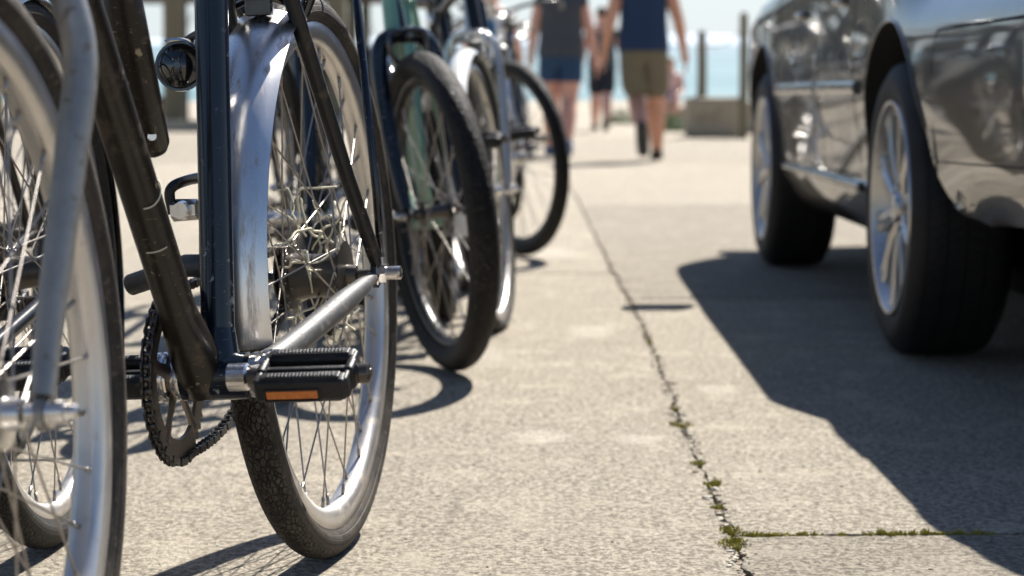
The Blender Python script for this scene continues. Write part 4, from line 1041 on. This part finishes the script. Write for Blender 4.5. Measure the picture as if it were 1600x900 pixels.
# palms behind the bicycles
def palm(x, y, h, label, seed):
    r_ = random.Random(seed); o = empty('palm_tree', (x, y, 0)); tag(o, label, 'palm tree', 'palm trees by the water')
    mb = MB(); lean = r_.uniform(-.3, .3)
    mb.tube([(lean * (i / 12) ** 2, 0, h * i / 12) for i in range(13)], [.17 - .004 * i + (.02 if i == 0 else 0) for i in range(13)], 12)
    mb.build('trunk', M_WOOD, o)
    cr = MB()
    for k in range(26):
        a = r_.uniform(0, 6.28); el = r_.uniform(-.4, 1.2); L = r_.uniform(1.5, 2.1); pts = []
        for i in range(13):
            t = i / 12; rr = L * t * math.cos(el * (1 - t * .5)); z = L * t * math.sin(el) - 1.3 * t * t
            pts.append(Vector((lean + rr * math.cos(a), rr * math.sin(a), h + z)))
        cr.tube(pts, [.02 * (1 - .9 * i / 12) for i in range(13)], 5)
        for i in range(2, 13):
            for q in range(2):
                p = pts[i - 1].lerp(pts[i], q / 2); t = (pts[i] - pts[i - 1]).normalized()
                for s in (-1, 1):
                    side = t.cross(Vector((0, 0, 1))).normalized() * s; ln = .42 * math.sin(math.pi * (i / 13) ** .7) + .1
                    e = p + side * ln * .8 + t * ln * .5 - Vector((0, 0, ln * r_.uniform(.2, .6)))
                    cr.add([p - t * .015, p + t * .015, e], [(0, 1, 2)], False)
    cr.build('crown', mat('palm_leaf', (.05, .085, .03), .6, var=.4, vscale=3), o)
palm(-3.1, 32.5, 3.2, 'slim palm tree behind the chrome mudguard', 1); palm(-1.7, 33.5, 3.9, 'taller palm tree behind the spoked wheels', 2); palm(-9.3, 38.5, 5.0, 'palm tree at the far left beyond the kiosk', 3)
# low shrubs beside the parapet
M_LEAF = mat('shrub_leaf', (.09, .14, .05), .7, var=.4, vscale=8)
for (px, y, h, lab) in ((1046, 29.5, .28, 'low green shrub left of the concrete block'), (1062, 30.6, .22, 'smaller green shrub close against the concrete block'), (968, 36, .30, 'low grey green shrub between the walkers at the quay edge')):
    r_ = random.Random(px); mb = MB(); cx = (px - 800) / F_PX * y
    for k in range(700):
        a = r_.random() * 6.28; q = .30 * math.sqrt(r_.random()); z = h * r_.random() * (1 - (q / .34) ** 2); c = Vector((cx + q * math.cos(a), y + q * math.sin(a), z))
        d1 = Vector((r_.gauss(0, 1), r_.gauss(0, 1), r_.gauss(0, 1))).normalized() * .03; d2 = Vector((r_.gauss(0, 1), r_.gauss(0, 1), r_.gauss(0, 1))).normalized() * .012
        mb.add([c - d1, c + d2, c + d1, c - d2], [(0, 1, 2, 3)], False)
    tag(mb.build('shrub', M_LEAF), lab, 'shrub', 'shrubs by the quay edge')

# ------------------------------------------------------------------ people
def skin_obj(name, verts, edges, radii, m, parent, levels=2, cuts=()):
    me = bpy.data.meshes.new(name); me.from_pydata(verts, edges, []); o = link(name, me)
    sk = o.modifiers.new('s', 'SKIN'); sk.use_smooth_shade = True
    lay = me.skin_vertices[0] if me.skin_vertices else None
    if lay is None:
        bm = bmesh.new(); bm.from_mesh(me); bm.verts.layers.skin.verify(); bm.to_mesh(me); bm.free(); lay = me.skin_vertices[0]
    for i, r_ in enumerate(radii):
        q_ = 1.0 if max(r_ if isinstance(r_, tuple) else (r_, 0)) < .013 else 1.2
        lay.data[i].radius = (r_[0] * q_, r_[1] * q_) if isinstance(r_, tuple) else (r_ * q_, r_ * q_); lay.data[i].use_root = (i == 0)
    ss = o.modifiers.new('u', 'SUBSURF'); ss.levels = levels; ss.render_levels = levels
    bpy.context.view_layer.update()
    ev = o.evaluated_get(bpy.context.evaluated_depsgraph_get()); nm = bpy.data.meshes.new_from_object(ev)
    o.modifiers.clear(); o.data = nm; nm.name = name
    if cuts:
        bm = bmesh.new(); bm.from_mesh(nm)
        for (p, nrm) in cuts:
            bmesh.ops.bisect_plane(bm, geom=bm.verts[:] + bm.edges[:] + bm.faces[:], plane_co=p, plane_no=nrm, clear_outer=True)
        bm.to_mesh(nm); bm.free()
    nm.materials.clear(); nm.materials.append(m)
    nm.polygons.foreach_set('use_smooth', [True] * len(nm.polygons)); o.parent = parent
    return o
def person(x, y, H, label, face, legs, arms, skin, shirt, shorts, shoe, hair, female=False, seated=False, cat='person'):
    """face: rotation about Z (0 = walking away, +Y). legs: per side (knee, ankle, toe) offsets; arms: (elbow, wrist)"""
    root = empty('person', (x, y, 0), (0, 0, R(face))); tag(root, label, cat, None); k = H / 1.78
    hipz = (.92 if not seated else .50) * k
    V = []; E = []; Rr_ = []
    def add(p, r_, par=None):
        V.append(tuple(Vector(p) * (1 if seated else 1))); Rr_.append(r_)
        if par is not None: E.append((par, len(V) - 1))
        return len(V) - 1
    z0 = hipz; sh = .19 * k if not female else .165 * k; hp = .09 * k
    pel = add((0, 0, z0 + .03 * k), (.145 * k, .105 * k)); ab = add((0, .0, z0 + .18 * k), (.125 * k, .10 * k), pel); ch = add((0, 0, z0 + .36 * k), (.15 * k, .115 * k), ab)
    nk0 = add((0, 0, z0 + .50 * k), (.10 * k, .08 * k), ch); nk = add((0, .01 * k, z0 + .58 * k), .055 * k, nk0); hd = add((0, .02 * k, z0 + .65 * k), (.070 * k, .080 * k), nk)
    hd1 = add((0, .02 * k, z0 + .73 * k), (.078 * k, .098 * k), hd); hd2 = add((0, .015 * k, z0 + .81 * k), (.062 * k, .075 * k), hd1)
    ns = add((0, .115 * k, z0 + .715 * k), .012 * k, hd1)     # nose
    for s in (-1, 1): add((s * .088 * k, .01 * k, z0 + .72 * k), .012 * k, hd1)   # ears
    joints = {}
    for s, (kn, an, to) in zip((-1, 1), legs):
        h_ = add((s * hp, 0, z0 - .05 * k), (.095 * k, .10 * k), pel); K = Vector(kn) * k; A = Vector(an) * k; T = Vector(to) * k
        mid = add((Vector((s * hp, 0, z0 - .05 * k)) * .5 + K * .5), .096 * k, h_)
        kk = add(K, .062 * k, mid); cf = add(K.lerp(A, .3) - Vector((0, .02 * k, 0)), .072 * k, kk); an_ = add(A, .039 * k, cf); add(A.lerp(T, .6), .036 * k, an_); add(T, .030 * k, len(V) - 1)
        joints[('leg', s)] = (Vector((s * hp, 0, z0 - .05 * k)), K, A, T)
    for s, (el, wr) in zip((-1, 1), arms):
        S_ = Vector((s * sh, 0, z0 + .47 * k)); a = add(S_, .062 * k, nk0); Ee = Vector(el) * k + Vector((0, 0, z0 - .92 * k)); Wv = Vector(wr) * k + Vector((0, 0, z0 - .92 * k))
        b = add(S_.lerp(Ee, .5), .050 * k, a); c = add(Ee, .041 * k, b); f_ = add(Ee.lerp(Wv, .35), .040 * k, c); d = add(Wv, .027 * k, f_)
        dr = (Wv - Ee).normalized(); pm = add(Wv + dr * .05 * k, (.030 * k, .040 * k), d)
        fwd = Vector((0, 1, 0)); pal = add(Wv + dr * .085 * k, (.022 * k, .036 * k), pm)
        for q in range(4):
            off = (q - 1.5) * .021 * k; L = (.075, .085, .08, .062)[q] * k
            b0 = add(Wv + dr * .10 * k + fwd * off, .0095 * k, pal); b1 = add(Wv + dr * (.10 * k + L * .5) + fwd * (off * 1.1) - Vector((s * .008, 0, 0)), .009 * k, b0); add(Wv + dr * (.10 * k + L) + fwd * off - Vector((s * .022, 0, 0)), .008 * k, b1)
        t0 = add(Wv + dr * .045 * k + fwd * .038 * k, .012 * k, pm); add(Wv + dr * .085 * k + fwd * .058 * k - Vector((s * .012, 0, 0)), .010 * k, t0)
        joints[('arm', s)] = (S_, Ee, Wv)
    body_ = skin_obj('body', V, E, Rr_, skin, root, 2)
    # face
    fc = MB()
    for s in (-1, 1): fc.lathe([(0, -.006), (.009, -.004), (.009, .004), (0, .006)], center=(s * .032 * k, .105 * k, z0 + .745 * k), seg=10)
    fc.build('eye', M_GLOSSB, root)
    MB().tube([(-.025 * k, .108 * k, z0 + .675 * k), (0, .114 * k, z0 + .672 * k), (.025 * k, .108 * k, z0 + .675 * k)], .006, 8).build('mouth', mat('lips', (.30, .09, .07), .5), root)
    # hair cap
    hm = MB(); vs = []; fs = []; hl = (.30 if female else .0)
    for i in range(11):
        ph = math.pi * .62 * i / 10
        for j in range(20):
            th = 2 * math.pi * j / 20; fr = math.sin(th)
            drop = 1.0 if fr < .35 else .62
            p_ = ph * drop; rr = 1 + .06 * noise.noise(Vector((j * .9, i * .7, k)))
            vs.append((.088 * k * rr * math.sin(p_) * math.cos(th), .015 * k + .108 * k * rr * math.sin(p_) * math.sin(th), z0 + .745 * k + .112 * k * math.cos(p_) * rr - (hl * k * (i / 10) ** 2 if fr < -.1 else 0)))
    for i in range(10):
        for j in range(20): fs.append((i * 20 + j, i * 20 + (j + 1) % 20, (i + 1) * 20 + (j + 1) % 20, (i + 1) * 20 + j))
    hm.add(vs, fs).build('hair', hair, root)
    # top: tank / T-shirt
    V = [(0, 0, z0 - .24 * k), (0, 0, z0 + .18 * k), (0, 0, z0 + .36 * k), (0, 0, z0 + .49 * k), (0, 0, z0 + .545 * k)]
    g_ = 1.14; E = [(0, 1), (1, 2), (2, 3), (3, 4)]; Rr2 = [(.205 * k * g_, .165 * k * g_), (.135 * k * g_ * 1.05, .115 * k * g_), (.155 * k * g_, .125 * k * g_), (.125 * k, .10 * k), .075 * k]
    for s in (-1, 1):
        S_, Ee, Wv = joints[('arm', s)]; V.append(tuple(S_)); E.append((3, len(V) - 1)); Rr2.append(.074 * k)
        V.append(tuple(S_.lerp(Ee, .42))); E.append((len(V) - 2, len(V) - 1)); Rr2.append(.066 * k)
    skin_obj('shirt', V, E, Rr2, shirt, root, 2, cuts=[((0, 0, z0 - .04 * k), (0, 0, -1)), ((0, 0, z0 + .555 * k), (0, 0, 1))])
    V = [(0, 0, z0 + .20 * k), (0, 0, z0 + .0 * k)]; E = [(0, 1)]; Rr2 = [(.150 * k, .118 * k), (.160 * k, .125 * k)]; cuts = []
    for s in (-1, 1):
        h_, K, A, T = joints[('leg', s)]; V.append(tuple(h_)); E.append((1, len(V) - 1)); Rr2.append(.112 * k); V.append(tuple(h_.lerp(K, .5))); E.append((len(V) - 2, len(V) - 1)); Rr2.append(.104 * k)
        V.append(tuple(h_.lerp(K, 1.02))); E.append((len(V) - 2, len(V) - 1)); Rr2.append(.100 * k)
    zc = min(joints[('leg', s)][1].z for s in (-1, 1)); 
    skin_obj('shorts', V, E, Rr2, shorts, root, 2, cuts=[((0, 0, z0 + .09 * k), (0, 0, 1))] if seated else [((0, 0, z0 + .09 * k), (0, 0, 1)), ((0, 0, zc + (.02 if not female else .16) * k), (0, 0, -1))])
    for s in (-1, 1):
        h_, K, A, T = joints[('leg', s)]; d = (T - A); back = A - d * .45 + Vector((0, 0, 0)); shin = (A - K).normalized()
        V = [tuple(back + shin * .03 * k), tuple(A + shin * .035 * k), tuple(A.lerp(T, .6) + shin * .02 * k), tuple(T + d * .25 + shin * .005 * k)]
        skin_obj('shoe', V, [(0, 1), (1, 2), (2, 3)], [.040 * k, (.048 * k, .052 * k), (.048 * k, .040 * k), (.040 * k, .028 * k)], shoe, root, 2)
    return root
SK1 = mat('tanned_skin', (.55, .27, .17), .5, var=.12); SK2 = mat('fair_skin', (.62, .33, .24), .5, var=.12)
CL_NAVY = mat('navy_cloth', (.010, .028, .075), .9, var=.2); CL_KHAKI = mat('khaki_cloth', (.135, .115, .075), .9, var=.2); CL_GREY = mat('charcoal_cloth', (.055, .065, .075), .9, var=.2)
CL_BLUE = mat('denim_cloth', (.020, .055, .12), .9, var=.25); CL_DARK = mat('black_cloth', (.012, .016, .028), .9); CL_WHITE = mat('white_cloth', (.7, .68, .66), .9); CL_PINK = mat('pink_cloth', (.65, .42, .38), .9)
SH_BR = mat('brown_shoe', (.06, .05, .035), .8); SH_BL = mat('blue_shoe', (.05, .09, .2), .8); HAIR = mat('brown_hair', (.05, .03, .015), .6); HAIR2 = mat('fair_hair', (.25, .16, .07), .6)
# walking away: left leg lifted behind, right leg planted
W1 = [((-.05, .08, .50), (-.03, -.33, .27), (-.02, -.37, .09)), ((.11, .16, .49), (.13, .24, .08), (.13, .38, .035))]
W2 = [((-.08, .14, .50), (-.09, .24, .09), (-.09, .38, .05)), ((.07, .0, .50), (.05, -.22, .14), (.05, -.14, .035))]
A1 = [((-.27, -.05, 1.12), (-.31, .05, .88)), ((.28, -.02, 1.12), (.33, .06, .88))]
person(1.065, 17.4, 1.80, 'man walking away in navy shirt and khaki shorts, left foot lifted', 0, W1, A1, SK1, CL_NAVY, CL_KHAKI, SH_BR, HAIR)
A2 = [((-.24, .0, 1.12), (-.26, .10, .90)), ((.25, 0, 1.10), (.30, .06, .87))]
person(.42, 18.4, 1.74, 'person walking away in grey shirt and short blue shorts beside the bicycles', 0, W2, A2, SK2, CL_GREY, CL_BLUE, SH_BL, HAIR, female=True)
person(1.26, 30.0, 1.75, 'person in dark shorts walking further ahead between the two nearer walkers', 0, W2, A1, SK2, CL_GREY, CL_DARK, SH_BR, HAIR)
person(-.22, 23.0, 1.75, 'person in white shirt standing behind the far bicycles', 8, W2, A1, SK2, CL_WHITE, CL_BLUE, SH_BL, HAIR2)
SEAT = [((-.10, -.42, .52), (-.11, -.46, .09), (-.11, -.60, .035)), ((.10, -.42, .52), (.12, -.44, .09), (.12, -.58, .035))]
ASEAT = [((-.24, -.05, 1.12), (-.16, -.30, 1.05)), ((.24, -.05, 1.12), (.16, -.30, 1.05))]
def seated_person():
    legs = [((-.10, .42, .50), (-.11, .44, .09), (-.11, .58, .035)), ((.10, .42, .50), (.12, .42, .09), (.12, .56, .035))]
    arms = [((-.24, .08, 1.12), (-.15, .32, 1.03)), ((.24, .08, 1.12), (.15, .32, 1.03))]
    return person(2.55, 34.5, 1.45, 'small person in pink top sitting at the quay edge near the concrete block', 175, legs, arms, SK2, CL_PINK, CL_WHITE, SH_BL, HAIR2, seated=True)
seated_person()
MB().box((2.55, 34.6, .155), (.7, .45, .31)).build('stone_bench', M_STONE); tag(bpy.data.objects['stone_bench'], 'low stone bench under the sitting person at the quay edge', 'bench')
